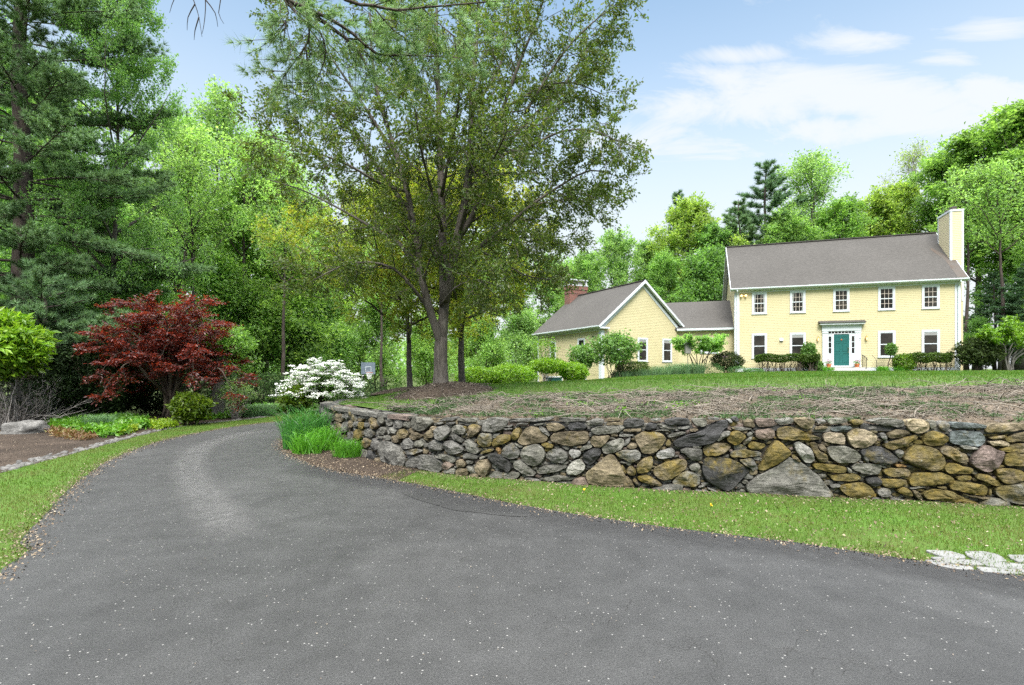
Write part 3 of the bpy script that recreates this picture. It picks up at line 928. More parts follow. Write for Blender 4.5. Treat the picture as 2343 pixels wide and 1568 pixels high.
def blob(s, z, w, h):
    k = srng.integers(6, 9)
    a = np.sort(np.arange(k) / k * 6.283 + srng.uniform(-.25, .25, k))
    e = srng.uniform(2.2, 3.4)
    c, sn = np.cos(a), np.sin(a)
    rr = 1 / (np.abs(c) ** e + np.abs(sn) ** e) ** (1 / e) * srng.uniform(.85, 1.08, k)
    th = srng.normal(0, .16)
    x, y = c * rr * w, sn * rr * h
    return np.stack([s + x * math.cos(th) - y * math.sin(th), z + x * math.sin(th) + y * math.cos(th)], 1)


for size, tries in ((.2, 1500), (.14, 2500), (.09, 5000), (.06, 8000), (.035, 9000)):
    fr = np.argwhere(~occ)
    if not len(fr):
        break
    for _ in range(tries):
        i, j = fr[srng.integers(len(fr))]
        if occ[i, j]:
            continue
        w = size * srng.uniform(.75, 1.25)
        h = w * srng.uniform(.3, .75) if size < .12 else w * srng.uniform(.45, .85)
        P = blob(cs[i], cz[j], w, h)
        r = cells(P)
        if r is None or r[4].sum() < 2:
            continue
        o = (occ[r[0]:r[1], r[2]:r[3]] & r[4]).sum() / r[4].sum()
        if o > (.1 if size > .08 else .2):
            continue
        occ[r[0]:r[1], r[2]:r[3]] |= r[4]
        x_here = np.interp(cs[i], WS, WALL[:, 0])
        lich = np.clip(srng.normal(.15 + .09 * max(0, x_here), .2), 0, .9)
        fill.append((P, srng.choice(list('ggggtdtlr')), lich, size))

stone_wall = thing('stone_wall', (1.7, 7.3, 0), 'long curving dry stone retaining wall of rounded field stones with ochre lichen', 'stone wall')
big = sorted(stones, key=lambda t: -np.ptp(t[0][:, 0]) * np.ptp(t[0][:, 1]))
for P, tn, li in big[:96]:
    mb = MB()
    add_stone(mb, P, TONES[tn], li, n=38)
    mb.build('stone', M['stone'], stone_wall, smooth=True)
mb = MB()
for P, tn, li in big[96:]:
    add_stone(mb, P, TONES[tn], li, n=18)
for P, tn, li, size in fill:
    add_stone(mb, P, TONES[tn], li, back=(.0 if size > .12 else srng.uniform(.03, .08)), n=18 if size > .12 else 12)
tag(mb.build('small_stones', M['stone'], stone_wall, smooth=True), kind='stuff')
# cap slabs seen from above on the curve
mb = MB()
s = 8.2
while s < 30:
    ln = srng.uniform(.3, .75)
    t = wall_top(s + ln / 2)
    m_ = 10
    a = np.linspace(s + .008, s + ln - .008, m_)
    front = np.interp(s, WS, WALL[:, 0]) > -1.7
    if front:
        t -= .035
    for o0, o1 in (((-.25, -.03),) if front else ((-.19 + srng.uniform(-.03, .03), .035), (-.44, -.205))):
        V = []
        hh = t - .012 + srng.uniform(-.02, .014)
        for dz in (-.07, 0):
            for k in range(m_):
                V.append(wall_point(a[k], hh + dz + .012 * mnoise.noise(Vector((a[k] * 4, dz, o0))), o1 + .02 * mnoise.noise(Vector((a[k] * 5, o1, 2)))))
            for k in range(m_):
                V.append(wall_point(a[m_ - 1 - k], hh + dz + .012 * mnoise.noise(Vector((a[m_ - 1 - k] * 4, dz, o1))), o0 + .02 * mnoise.noise(Vector((a[k] * 5, o0, 7)))))
        n2_ = 2 * m_
        q = [(j, (j + 1) % n2_, n2_ + (j + 1) % n2_, n2_ + j) for j in range(n2_)]
        top = [(n2_ + k, n2_ + k + 1, n2_ + n2_ - 2 - k, n2_ + n2_ - 1 - k) for k in range(m_ - 1)]
        tn = np.array(TONES[srng.choice(list('gggdtrg'))]) * .8
        j = srng.uniform(.85, 1.15)
        mb.add(np.array(V), q + top, a=(tn[0] * j, tn[1] * j, tn[2] * j, srng.uniform(0, .3)))
    s += ln
tag(mb.build('cap_stones', M['stone'], stone_wall), kind='stuff')
# earth core behind the face
mb = MB()
idx = range(0, len(WALL), 4)
V = []
for i in idx:
    t = wall_top(WS[i]) - .075
    for o, z in ((-.075, -.3), (-.075, t), (-.42, t), (-.42, -.3)):
        V.append((WALL[i, 0] + WN[i, 0] * o, WALL[i, 1] + WN[i, 1] * o, z + (z_low(*WALL[i]) if z < 0 else 0)))
mb.add(V, [(k * 4 + a_, k * 4 + a_ + 1, k * 4 + a_ + 5, k * 4 + a_ + 4) for k in range(len(idx) - 1) for a_ in range(3)])
mb.build('core', M['wall_core'], stone_wall)
# ------------------------------------------------------------------ grass, litter, bank debris
def grass_mat(name, cols, dry=(.15, .12, .05), amt=.62):
    m, nt, b, out = new_mat(name)
    g = N(nt, 'ShaderNodeNewGeometry')
    col = ramp(nt, g.outputs['Random Per Island'], [(0, cols[0]), (.55, cols[1]), (.9, cols[2]), (1, dry)])
    n = noise(nt, g.outputs['Position'], 1.1, 5, .68)
    col = mixc(nt, ramp(nt, n, [(.44, 0.), (.64, amt)]), col, dry)
    nt.links.new(col, b.inputs['Base Color'])
    b.inputs['Roughness'].default_value = .5
    b.inputs['Specular IOR Level'].default_value = .25
    tr = N(nt, 'ShaderNodeBsdfTranslucent', {'Color': mixc(nt, 1., col, (1.4, 1.4, .7), 'MULTIPLY')})
    mx = N(nt, 'ShaderNodeMixShader', {0: .35, 1: b.outputs[0], 2: tr.outputs[0]})
    nt.links.new(mx.outputs[0], out.inputs['Surface'])
    return m


M['grass'] = grass_mat('verge_grass', [(.046, .108, .007), (.068, .142, .011), (.105, .182, .022)])
M['lawn_grass'] = grass_mat('lawn_grass', [(.034, .10, .006), (.048, .128, .009), (.075, .165, .016)], amt=.2)
grng = np.random.default_rng(3)


def low3(P, dz=0.):
    return np.column_stack([P, [z_low(x, y) + dz for x, y in P]])


near_r = verge_right
mb = MB()
P = scatter(near_r, 130000, grng)
P = P[(P[:, 0] < P[:, 1] * 1.02 + .4) | (grng.random(len(P)) < .55)]
keep = np.array([mnoise.noise(Vector((x * 1.5, y * 1.5, 5.))) for x, y in P]) + grng.normal(0, .3, len(P)) > -.5
# the strip at the foot of the wall is worn thin
dw = np.array([np.min((WALL[::5, 0] - x) ** 2 + (WALL[::5, 1] - y) ** 2) for x, y in P]) ** .5
keep &= grng.random(len(P)) < np.clip((dw - .12) / .4, .03, 1)
P = P[keep]
blades(mb, low3(P), .058, .0045, grng, .8)
tag(mb.build('grass', M['grass'], smooth=False), kind='stuff')
mb = MB()
P = scatter(verge_left[(verge_left[:, 1] > 3.) & (verge_left[:, 1] < 26)], 52000, grng)
blades(mb, low3(P), .06, .006, grng, .8)
tag(mb.build('grass', M['grass']), kind='stuff')
# upper lawn: density falls with distance
mb = MB()
lawn_front = np.vstack([EDGE[::3], [(-2.9, 9.9)], WALL[(WALL[:, 1] > 10) & (WALL[:, 0] < -1.5)][::6] * np.array([1, 1]) + np.array([.42, 0]), [(2.3, 36), (16, 38.3), (30, 34), (36, 30), (30, 9.5), (15, 7.9)]])
for n, lo, hi, h, w in ((50000, 0, 14, .065, .008), (50000, 14, 24, .07, .012), (45000, 24, 40, .08, .02)):
    P = scatter(lawn_front, n * 6, grng)
    P = P[(P[:, 1] >= lo) & (P[:, 1] < hi) & (P[:, 0] < P[:, 1] * 1.05 + 1)][:n]
    for cx_, cy_, rx_, ry_ in ((-1.75, 13.3, 1.3, 1.65), (-3.5, 18.7, 1.4, 1.4), (-1.7, 18.7, 1.3, 1.3)):
        P = P[((P[:, 0] - cx_) / rx_) ** 2 + ((P[:, 1] - cy_) / ry_) ** 2 > .93]
    blades(mb, np.column_stack([P, z_up_arr(P)]), h, w, grng, .8)
tag(mb.build('grass', M['lawn_grass']), kind='stuff')


# ---- litter and fallen petals
def flakes(mb, P, L, rng, flat=.25):
    n = len(P)
    th = rng.uniform(0, 6.283, n)
    s = rng.uniform(.4, 1.3, n)
    a = np.stack([np.cos(th), np.sin(th), rng.normal(0, flat, n)], 1) * (L * s)[:, None]
    b = np.stack([-np.sin(th), np.cos(th), rng.normal(0, flat, n)], 1) * (L * s * rng.uniform(.3, .6, n))[:, None]
    v = np.stack([P - a * .5, P + b * .5, P + a * .5, P - b * .5 + np.array([0, 0, .003])], 1).reshape(-1, 3)
    mb.add(v, np.arange(4 * n).reshape(-1, 4))


def flake_mat(name, stops):
    m, nt, b, _ = new_mat(name)
    g = N(nt, 'ShaderNodeNewGeometry')
    nt.links.new(ramp(nt, g.outputs['Random Per Island'], stops), b.inputs['Base Color'])
    b.inputs['Roughness'].default_value = .8
    return m


M['petal'] = flake_mat('dry_pale_petals', [(0, (.19, .16, .12)), (.5, (.10, .075, .05)), (1, (.27, .24, .20))])
M['litter'] = flake_mat('brown_leaf_litter', [(0, (.045, .029, .018)), (.4, (.10, .066, .038)), (.75, (.165, .122, .075)), (1, (.29, .24, .17))])
near_drive = drive_poly[(drive_poly[:, 1] < 15)]
P = scatter(near_drive, 6000, grng)
P = P[(np.abs(P[:, 0]) < P[:, 1] * 1.05 + .6) & (P[:, 1] > 2)]
dn = np.array([.25 + 1.6 * mnoise.noise(Vector((x * .45, y * .45, 2.))) for x, y in P]) + .12 * (P[:, 0] > 1)
P = P[grng.random(len(P)) < np.clip(dn, .05, 1) * np.clip(7 / P[:, 1], .3, 1)]
mb = MB()
flakes(mb, low3(P, .027), .0105, grng)
tag(mb.build('fallen_petals', M['petal']), kind='stuff')
mb = MB()
for line, n, sp in ((LEFT_E, 6500, .1), (RIGHT_E, 8500, .09)):
    ln = line[(line[:, 1] > 2.2) & (line[:, 1] < 17)]
    i = grng.integers(0, len(ln), n)
    flakes(mb, low3(ln[i] + grng.normal(0, sp, (n, 2)), .026), .024, grng, .5)
for poly, n, dz in ((pocket, 2600, .018), (bed[(bed[:, 1] < 27)], 9000, .014), (near_r, 7000, .03)):
    flakes(mb, low3(scatter(poly, n, grng), dz), .028, grng, .5)
# litter gathered at the foot of the wall
i = grng.integers(150, 330, 2600)
i = np.nonzero((WALL[:, 0] < 8.5) & (WALL[:, 0] > -2.2) & (WALL[:, 1] < 9.2))[0][grng.integers(0, ((WALL[:, 0] < 8.5) & (WALL[:, 0] > -2.2) & (WALL[:, 1] < 9.2)).sum(), 3600)]
P = WALL[i] + WN[i] * (np.abs(grng.normal(0, .14, len(i))) + .05)[:, None]
flakes(mb, low3(P, .018), .024, grng, .5)
tag(mb.build('leaf_litter', M['litter']), kind='stuff')
mb = MB()
P = BANK_V[grng.integers(0, len(BANK_V), 15000)] + grng.normal(0, .05, (15000, 3)) * np.array([1, 1, .12]) + np.array([0, 0, .015])
flakes(mb, P[:15000], .042, grng, .5)
for cx_, cy_, rx_, ry_, n in ((-1.75, 13.3, 1.4, 1.7, 2600), (-3.5, 18.7, 1.5, 1.5, 900), (-1.7, 18.7, 1.4, 1.4, 900)):
    a, r = grng.uniform(0, 6.283, n), np.sqrt(grng.random(n))
    x, y = cx_ + rx_ * r * np.cos(a), cy_ + ry_ * r * np.sin(a)
    hh = (.24 if cy_ < 15 else .155) * (1 - r * r) ** 1.3
    flakes(mb, np.column_stack([x, y, z_up_arr(np.column_stack([x, y])) + hh + .03]), .04, grng, .5)
M['chips'] = flake_mat('grey_brown_bark_chips', [(0, (.025, .019, .014)), (.5, (.06, .047, .035)), (.85, (.10, .083, .066)), (1, (.2, .165, .13))])
tag(mb.build('bark_chips', M['chips']), kind='stuff')

# ---- pebble edging of the left bed
M['pebble'] = flake_mat('river_pebbles', [(0, (.04, .038, .035)), (.5, (.07, .067, .062)), (1, (.115, .11, .103))])
mb = MB()
ol = OUT_E[(OUT_E[:, 1] > 5) & (OUT_E[:, 1] < 19)]
for _ in range(620):
    k = grng.integers(0, len(ol) - 1)
    x, y = ol[k] + grng.uniform(0, 1) * (ol[k + 1] - ol[k])
    x -= abs(grng.normal(0, .15)) + .05
    y += grng.normal(0, .05)
    r = grng.uniform(.025, .08)
    e = grng.uniform(.6, 1.1, 3) * r * np.array([1, .8, .5])
    th = np.arange(6) / 6 * 6.283 + grng.uniform(0, 1)
    w = grng.uniform(.8, 1.15, 6)
    V = []
    for rr, zz in ((1, 0), (.85, .6), (.4, 1)):
        V += [(x + e[0] * rr * math.cos(t) * w_, y + e[1] * rr * math.sin(t) * w_, z_low(x, y) + .004 + e[2] * zz) for t, w_ in zip(th, w)]
    V.append((x, y, z_low(x, y) + .004 + e[2] * 1.05))
    mb.add(V, [(a * 6 + j, a * 6 + (j + 1) % 6, a * 6 + 6 + (j + 1) % 6, a * 6 + 6 + j) for a in range(2) for j in range(6)], [(12 + j, 12 + (j + 1) % 6, 18) for j in range(6)])
tag(mb.build('pebbles', M['pebble'], smooth=True), kind='stuff')

# ---- dead juniper branches lying over the bank, with green survivors
mb = MB()
bx = BANK_V.reshape(nn, rows, 3)


def bank_z(x, y):
    j = int(np.argmin((bx[:, :, 0] - x) ** 2 + (bx[:, :, 1] - y) ** 2))
    return bx.reshape(-1, 3)[j, 2]


cnt = 0
while cnt < 900:
    i, j = grng.integers(0, nn), grng.integers(1, rows - 1)
    x, y, z = bx[i, j]
    if x > y * 1.05 + 1:
        continue
    dens = .35 + .65 * (mnoise.noise(Vector((x * .8, y * .8, 4.))) > -.1)
    if grng.random() > dens or (x < -1.2 and grng.random() < .6):
        continue
    ln = grng.uniform(.22, .95) if grng.random() < .8 else grng.uniform(.8, 1.5)
    th = grng.uniform(0, 6.283) if grng.random() < .45 else grng.normal(0, .5) + (math.pi if grng.random() < .5 else 0)
    hgt = abs(grng.normal(0, .05)) + .02
    k = 7
    p, pts = np.array([x, y]), []
    cur = grng.normal(0, 1.3)
    for q in range(k):
        t = q / (k - 1)
        pts.append((p[0], p[1], z + .015 + hgt * math.sin(math.pi * t) * 1.3 + grng.normal(0, .006)))
        th += cur / k + grng.normal(0, .22)
        p = p + np.array([math.cos(th), math.sin(th)]) * ln / k
    r = grng.uniform(.003, .0075) * (1.3 if ln > .8 else 1)
    mb.tube(pts, np.linspace(r, r * .4, k), 5)
    if grng.random() < .5:
        q = np.array(pts[3])
        th += grng.uniform(.5, 1.2) * grng.choice([-1, 1])
        mb.tube([q, q + np.array([math.cos(th) * ln * .2, math.sin(th) * ln * .2, .03]), q + np.array([math.cos(th + .3) * ln * .42, math.sin(th + .3) * ln * .42, .01])], [r * .6, r * .5, r * .3], 4)
    cnt += 1
tag(mb.build('dead_branches', M['deadwood'], smooth=True), kind='stuff')
M['juniper'] = leaf_mat('juniper_sprigs', [(.035, .07, .03), (.06, .115, .04), (.10, .15, .06)], .2, .6, .2)
M['weed'] = leaf_mat('fresh_weed_leaves', [(.08, .2, .02), (.12, .27, .03), (.18, .33, .04)])
mb = MB()
i = grng.integers(0, len(BANK_V), 46000)
P = BANK_V[i]
w_ = np.array([mnoise.noise(Vector((x * 1.1, y * 1.1, 9.))) + .55 * mnoise.noise(Vector((x * 4, y * 4, 9.))) for x, y, _ in P])
P = P[(w_ > .02) & (P[:, 0] < P[:, 1] * 1.05 + 1)]
P = P + grng.normal(0, .04, P.shape) * np.array([1, 1, .2]) + np.array([0, 0, .02])
D = unit(grng.normal(0, 1, P.shape) * np.array([1, 1, .3]) + np.array([0, 0, .45]))
needle_tris(mb, P, D, .055, .0055, 4, grng, .7)
tag(mb.build('juniper_sprigs', M['juniper']), kind='stuff')
mb = MB()
for _ in range(46):
    i = grng.integers(0, len(BANK_V))
    c = BANK_V[i]
    n = grng.integers(14, 40)
    leaf_quads(mb, c + grng.normal(0, .07, (n, 3)) * np.array([1, 1, .4]) + np.array([0, 0, .05]), .055, .5, grng, .5)
tag(mb.build('small_weeds', M['weed']), kind='stuff')
# ------------------------------------------------------------------ the house
ZB = 1.97


def frame(ox, oy, ang, z0):
    ca, sa = math.cos(ang), math.sin(ang)

    def fr(u, v, z):
        return (ox + ca * u - sa * v, oy + sa * u + ca * v, z0 + z)
    return fr


def swap(fr):
    return lambda a, b, z: fr(b, a, z)


frM = frame(16.5, 38.83, R(-18.2), ZB)       # main block: u along the front, v to the back
frW = frame(6.41, 37.68, R(26.8), 0.)        # gabled wing
HW, HD = 13.7, 8.6
house = thing('house', frM(HW / 2, 0, -.28), 'pale yellow clapboard house with grey shingle roofs, a gabled wing and a teal front door', 'house')
LAP = .118


def siding(mb, fr, u0, u1, z0, z1, lim=None, out=.010):
    z = z0
    while z < z1 - 1e-4:
        h = min(LAP, z1 - z)
        a0, a1 = (u0, u1) if lim is None else lim(z)
        b0, b1 = (u0, u1) if lim is None else lim(z + h)
        a0, b0 = max(u0, a0), max(u0, b0)
        a1, b1 = min(u1, a1), min(u1, b1)
        if b1 - b0 < .01:
            break
        mb.add([fr(a0, -out, z), fr(a1, -out, z), fr(b1, -.0004, z + h), fr(b0, -.0004, z + h), fr(a0, 0.004, z), fr(a1, 0.004, z)], [(0, 1, 2, 3), (4, 5, 1, 0)])
        z += LAP


def window(fr, uc, w, z0, z1, lights=None, parent=None, curtain=None, shade=False, case=False):
    """w, z0, z1: outer size of the casing; fr has the wall plane at v = 0, outside at v < 0"""
    c = .105
    mb = MB()
    u0, u1 = uc - w / 2, uc + w / 2
    for a, b in (((u0, -.05, z0), (u0 + c, -.001, z1)), ((u1 - c, -.05, z0), (u1, -.001, z1)),
                 ((u0 + c, -.05, z1 - c), (u1 - c, -.001, z1)), ((u0 + c, -.05, z0), (u1 - c, -.001, z0 + .06))):
        mb.box(a, b, fr)
    win = mb.build('window', M['white'], parent)
    MB().box((u0 - .03, -.075, z0 - .045), (u1 + .03, -.001, z0 - .002), fr).build('sill', M['white'], win)
    i0, i1, j0, j1 = u0 + c, u1 - c, z0 + .06, z1 - c
    zm = (j0 + j1) / 2
    MB().box((i0, -.022, j0), (i1, -.018, j1), fr).build('pane', M['glass'], win)
    mb = MB()
    s = .045
    if case:
        um = (i0 + i1) / 2
        for a, b in ((i0, um - .002), (um + .002, i1)):
            mb.box((a, -.036, j0), (a + s, -.0225, j1), fr).box((b - s, -.036, j0), (b, -.0225, j1), fr)
            mb.box((a + s, -.036, j0), (b - s, -.0225, j0 + s), fr).box((a + s, -.036, j1 - s), (b - s, -.0225, j1), fr)
    else:
        mb.box((i0, -.036, j0), (i0 + s, -.0225, j1), fr).box((i1 - s, -.036, j0), (i1, -.0225, j1), fr)
        mb.box((i0 + s, -.036, j0), (i1 - s, -.0225, j0 + s), fr).box((i0 + s, -.036, j1 - s), (i1 - s, -.0225, j1), fr)
        mb.box((i0 + s, -.04, zm - .03), (i1 - s, -.0225, zm + .03), fr)
    mb.build('sash', M['white'], win)
    if lights:
        nx_, nz_ = lights
        mb = MB()
        t = .011
        for lo, hi in ((j0 + s, zm - .03), (zm + .03, j1 - s)):
            for k in range(1, nx_):
                u = i0 + s + (i1 - i0 - 2 * s) * k / nx_
                mb.box((u - t, -.031, lo), (u + t, -.0225, hi), fr)
            for k in range(1, nz_):
                z = lo + (hi - lo) * k / nz_
                us = [i0 + s] + [i0 + s + (i1 - i0 - 2 * s) * q / nx_ for q in range(1, nx_)] + [i1 - s]
                for q in range(nx_):
                    mb.box((us[q] + (t if q else 0), -.031, z - t), (us[q + 1] - (t if q < nx_ - 1 else 0), -.0225, z + t), fr)
        mb.build('muntins', M['muntin'], win)
    if curtain:
        for sgn in (0, 1):
            mb = MB()
            n_ = 14
            V = []
            for k in range(n_ + 1):
                z = j0 + s + (j1 - j0 - 2 * s) * k / n_
                zz = (z - j0) / (j1 - j0)
                wd = (i1 - i0) * (.07 + .2 * max(0, abs(zz - .35)) ** 1.2)
                e = i0 + s if sgn == 0 else i1 - s
                V += [fr(e, -.0223, z), fr(e + wd * (1 if sgn == 0 else -1), -.0223, z)]
            mb.add(V, [(2 * k, 2 * k + 1, 2 * k + 3, 2 * k + 2) for k in range(n_)])
            mb.build('curtain', M['curtain'], win)
    if shade:
        MB().box((i0 + s, -.0222, j1 - s - .2), (i1 - s, -.0221, j1 - s), fr).build('window_shade', M['curtain'], win)
    return win


M['muntin'] = plain('sash_bars', (.52, .45, .40), .6, .05)
# ---- main block
RV, RZ, EZ, OV = HD / 2, 9.92, 5.84, .34
slope = (RZ - EZ) / (RV + OV)
body = MB()
body.prism([(0.004, -.28), (HD, -.28), (HD, EZ), (RV, RZ - .16), (0.004, EZ - .02)], .004, HW, swap(frM))
siding(body, frM, .3, HW - .3, .0, 5.5)
siding(body, swap(frM), .3, HD, .0, RZ - .3, lambda z: (0, HD) if z < EZ - .1 else ((z - EZ + .1) / slope + .1, HD - (z - EZ + .1) / slope - .1))
body.build('wall', M['siding'], house)
tr = MB()
for u0, u1 in ((-.025, .3), (HW - .3, HW + .025)):
    tr.box((u0, -.028, -.02), (u1, .003, 5.5), frM)
tr.box((-.028, .0035, -.02), (-.001, .3, 5.4), frM)
tr.box((-.025, -.035, 5.5), (HW + .025, .003, 5.72), frM)
tr.box((0, -.024, -.28), (HW, .003, -.02), frM)
tr.build('corner_trim', M['white'], house)
MB().box((.0, -.03, -.42), (HW, .0, -.281), frM).build('foundation', M['granite'], house)


def gable_roof(fr, u0, u1, v0, vr, v1, ze, zr, th=.13, ze2=None):
    ze2 = ze if ze2 is None else ze2
    mb = MB()
    mb.prism([(v0, ze), (vr, zr), (v1, ze2), (v1, ze2 - th), (vr, zr - th), (v0, ze - th)][::-1], u0, u1, swap(fr))
    return mb


roof = gable_roof(frM, -.3, HW + .3, -OV, RV, HD + OV, EZ, RZ)
roof_o = roof.build('roof', M['roof'], house)
# rust-coloured streak below the chimney, shingles a little proud
mb = MB()
st = lambda v: EZ + slope * (v + OV) + .006
mb.add([frM(13.45, -.3, st(-.3)), frM(14.0, -.3, st(-.3)), frM(14.0, 1.3, st(1.3)), frM(13.1, 2.7, st(2.7)), frM(13.0, 2.5, st(2.5)), frM(13.42, 1.3, st(1.3))], [(0, 1, 2, 5)], [(5, 2, 3), (5, 3, 4)])
mb.build('rust_stain', M['rust_roof'], roof_o)
mb = MB()
mb.box((-.3, RV - .14, RZ - .03), (HW + .3, RV + .14, RZ + .035), frM)
mb.build('ridge_cap', M['roof'], roof_o)
tr = MB()
# rake boards on both gable ends and the soffit along the front
for u0, u1 in ((-.335, -.301), (HW + .301, HW + .335)):
    tr.prism([(-OV, EZ - .01), (RV, RZ - .01), (HD + OV, EZ - .01), (HD + OV, EZ - .25), (RV, RZ - .27), (-OV, EZ - .25)][::-1], u0, u1, swap(frM))
tr.prism([(-OV, EZ - .132), (RV, RZ - .132), (HD + OV, EZ - .132), (HD + OV, EZ - .152), (RV, RZ - .152), (-OV, EZ - .152)][::-1], -.3, -.03, swap(frM))
tr.box((-.3, -OV + .01, EZ - .2), (HW + .3, -.036, EZ - .135), frM)
tr.build('rake_trim', M['white'], house)
gut = MB()
gut.prism([(-OV - .12, EZ - .03), (-OV - .12, EZ - .1), (-OV - .07, EZ - .16), (-OV - .005, EZ - .16), (-OV - .005, EZ - .03)], -.33, HW + .33, swap(frM))
gut.build('gutter', M['gutter'], house)
for u, sg in ((.14, 1), (HW - .12, 1)):
    mb = MB()
    mb.tube([frM(u, -OV - .05, EZ - .15), frM(u, -OV - .05, EZ - .25), frM(u, -.09, EZ - .48), frM(u, -.075, EZ - .6), frM(u, -.075, .12), frM(u, -.2, -.08)], .042, 8)
    mb.build('downspout', M['gutter'], house)
for k, u in enumerate((1.64, 4.14, 6.86, 9.56, 12.07)):
    window(frM, u, .99, 3.93, 5.49, (3, 2), house, curtain=k < 2)
    if k != 2:
        window(frM, u, 1.02, .70, 2.48, None, house, shade=k in (1, 4))
# chimney of the main block, clad in the same boards
ch = MB()
c0, c1, v0, v1, cz = 13.69, 14.42, 1.33, 3.15, 10.72
ch.box((c0 + .01, v0 + .01, -.3), (c1 - .01, v1 - .01, cz), frM)
frC = frame(*frM(c0, v0, 0)[:2], R(-18.2), ZB)
siding(ch, frC, .1, c1 - c0 - .1, 4.5, cz - .1)
siding(ch, swap(frC), .1, v1 - v0 - .1, 6.2, cz - .1)
ch_o = ch.build('chimney', M['chimney_siding'], house)
mb = MB()
for a, b in (((0, -.022), (.1, .009)), ((c1 - c0 - .1, -.022), (c1 - c0 + .02, .009))):
    mb.box((a[0], a[1], 4.5), (b[0], b[1], cz - .1), frC)
mb.box((-.022, .0, 6.2), (-.001, .1, cz - .1), frC).box((-.022, v1 - v0 - .1, 6.2), (.009, v1 - v0, cz - .1), frC)
mb.box((-.04, -.04, cz - .1), (c1 - c0 + .04, v1 - v0 + .04, cz + .03), frC)
mb.build('chimney_trim', M['white'], ch_o)
for v, h, r in ((.55, .3, .2), (1.25, .26, .2)):
    c = frC((c1 - c0) / 2, v, cz + .03)
    mb = MB()
    mb.lathe(c, [(r, 0), (r * .92, h - .05), (r * 1.12, h - .05), (r * 1.12, h), (r * .8, h), (0, h)], 14)
    mb.build('flue', M['flue'], ch_o)
# ---- entrance
DU = 6.86
en = MB()
for s in (-1, 1):
    a, b = sorted((DU + s * .84, DU + s * 1.17))
    en.box((a, -.10, .02), (b, -.017, 2.55), frM)
    en.box((a - .03, -.13, 2.40), (b + .03, -.1005, 2.46), frM).box((a - .02, -.13, .02), (b + .02, -.1005, .2), frM)
    lo, hi = sorted((DU + s * .47, DU + s * .565))
    en.box((lo, -.09, .12), (hi, -.017, 2.33), frM)
    lo, hi = sorted((DU + s * .565, DU + s * .84))
    en.box((lo, -.07, .12), (hi, -.017, .98), frM).box((lo, -.07, 2.17), (hi, -.017, 2.33), frM)
    lo2, hi2 = lo + .055, hi - .055
    en.box((lo, -.07, .98), (lo2, -.017, 2.17), frM).box((hi2, -.07, .98), (hi, -.017, 2.17), frM)
    for k in (1, 2):
        z = .98 + 1.19 * k / 3
        en.box((lo2, -.06, z - .02), (hi2, -.035, z + .02), frM)
en.box((DU - .84, -.085, 2.33), (DU + .84, -.017, 2.37), frM)
en.box((DU - .84, -.085, 2.51), (DU + .84, -.017, 2.55), frM)
for k in range(9):
    u = DU - .82 + 1.64 * k / 8
    if k in (0, 8):
        en.box((u - .02, -.085, 2.37), (u + .02, -.017, 2.51), frM)
    else:
        en.box((u - .014, -.06, 2.37), (u + .014, -.035, 2.51), frM)
en.box((DU - 1.2, -.12, 2.55), (DU + 1.2, -.017, 2.92), frM)
en.box((DU - 1.23, -.18, 2.92), (DU + 1.23, -.017, 2.98), frM)
en.box((DU - 1.36, -.36, 2.98), (DU + 1.36, -.017, 3.09), frM)
en.box((DU - .84, -.14, .02), (DU + .84, -.017, .12), frM)
en_o = en.build('door_surround', M['white'], house)
mb = MB()
mb.prism([(-.42, 3.09), (-.42, 3.12), (-.017, 3.27), (-.017, 3.09)], DU - 1.42, DU + 1.42, swap(frM))
mb.build('entry_roof', M['roof'], en_o)
mb = MB()
mb.box((DU - .8, -.034, 2.37), (DU + .8, -.025, 2.51), frM)
mb.build('transom_glass', M['glass'], en_o)
for s in (-1, 1):
    lo, hi = sorted((DU + s * .62, DU + s * .785))
    MB().box((lo, -.034, .98), (hi, -.025, 2.17), frM).build('sidelight_glass', M['glass'], en_o)
mb = MB()
mb.box((7.92, -.104, 1.99), (8.0, -.1005, 2.02), frM).prism([(7.985, 1.99), (8.0, 1.99), (7.955, 1.8), (7.935, 1.8)], -.104, -.1005, frM)
mb.build('house_number', M['iron'], en_o)
dr = MB()
dr.box((DU - .47, -.055, .125), (DU + .47, -.017, 2.325), frM)
for s in (-1, 1):
    for z0, z1 in ((.32, .98), (1.12, 1.72), (1.84, 2.16)):
        a, b = sorted((DU + s * .07, DU + s * .38))
        for p, q in (((a, z0), (a + .03, z1)), ((b - .03, z0), (b, z1)), ((a + .03, z0), (b - .03, z0 + .03)), ((a + .03, z1 - .03), (b - .03, z1))):
            dr.box((p[0], -.068, p[1]), (q[0], -.0555, q[1]), frM)
dr_o = dr.build('door', M['teal'], house)
mb = MB()
mb.tube([frM(DU + .4, -.06, 1.25), frM(DU + .4, -.11, 1.22), frM(DU + .4, -.11, 1.05), frM(DU + .4, -.06, 1.02)], .014, 6)
mb.lathe(frM(DU + .4, -.075, 1.33), [(0, -.03), (.03, -.015), (.03, .015), (0, .03)], 8)
mb.build('handle', M['brass'], dr_o)
mb = MB()
mb.lathe(frM(DU, -.07, 1.93), [(0, -.06), (.045, -.03), (.05, .02), (0, .06)], 8)
mb.build('knocker', M['terracotta'], dr_o)
st_ = MB()
st_.box((DU - 1.25, -1.2, -.34), (DU + 1.25, -.025, -.02), frM)
st_.box((DU - 1.25, -1.55, -.45), (DU + 1.25, -1.201, -.17), frM)
st_.build('front_step', M['granite'], house)
rail = MB()
for v in (-.45, -1.3):
    rail.tube([frM(8.02, v, -.1), frM(8.02, v, .82 if v > -1 else .62)], .02, 6)
rail.tube([frM(8.02, -.3, .86), frM(8.02, -.45, .84), frM(8.02, -1.3, .64), frM(8.02, -1.45, .5)], .022, 6)
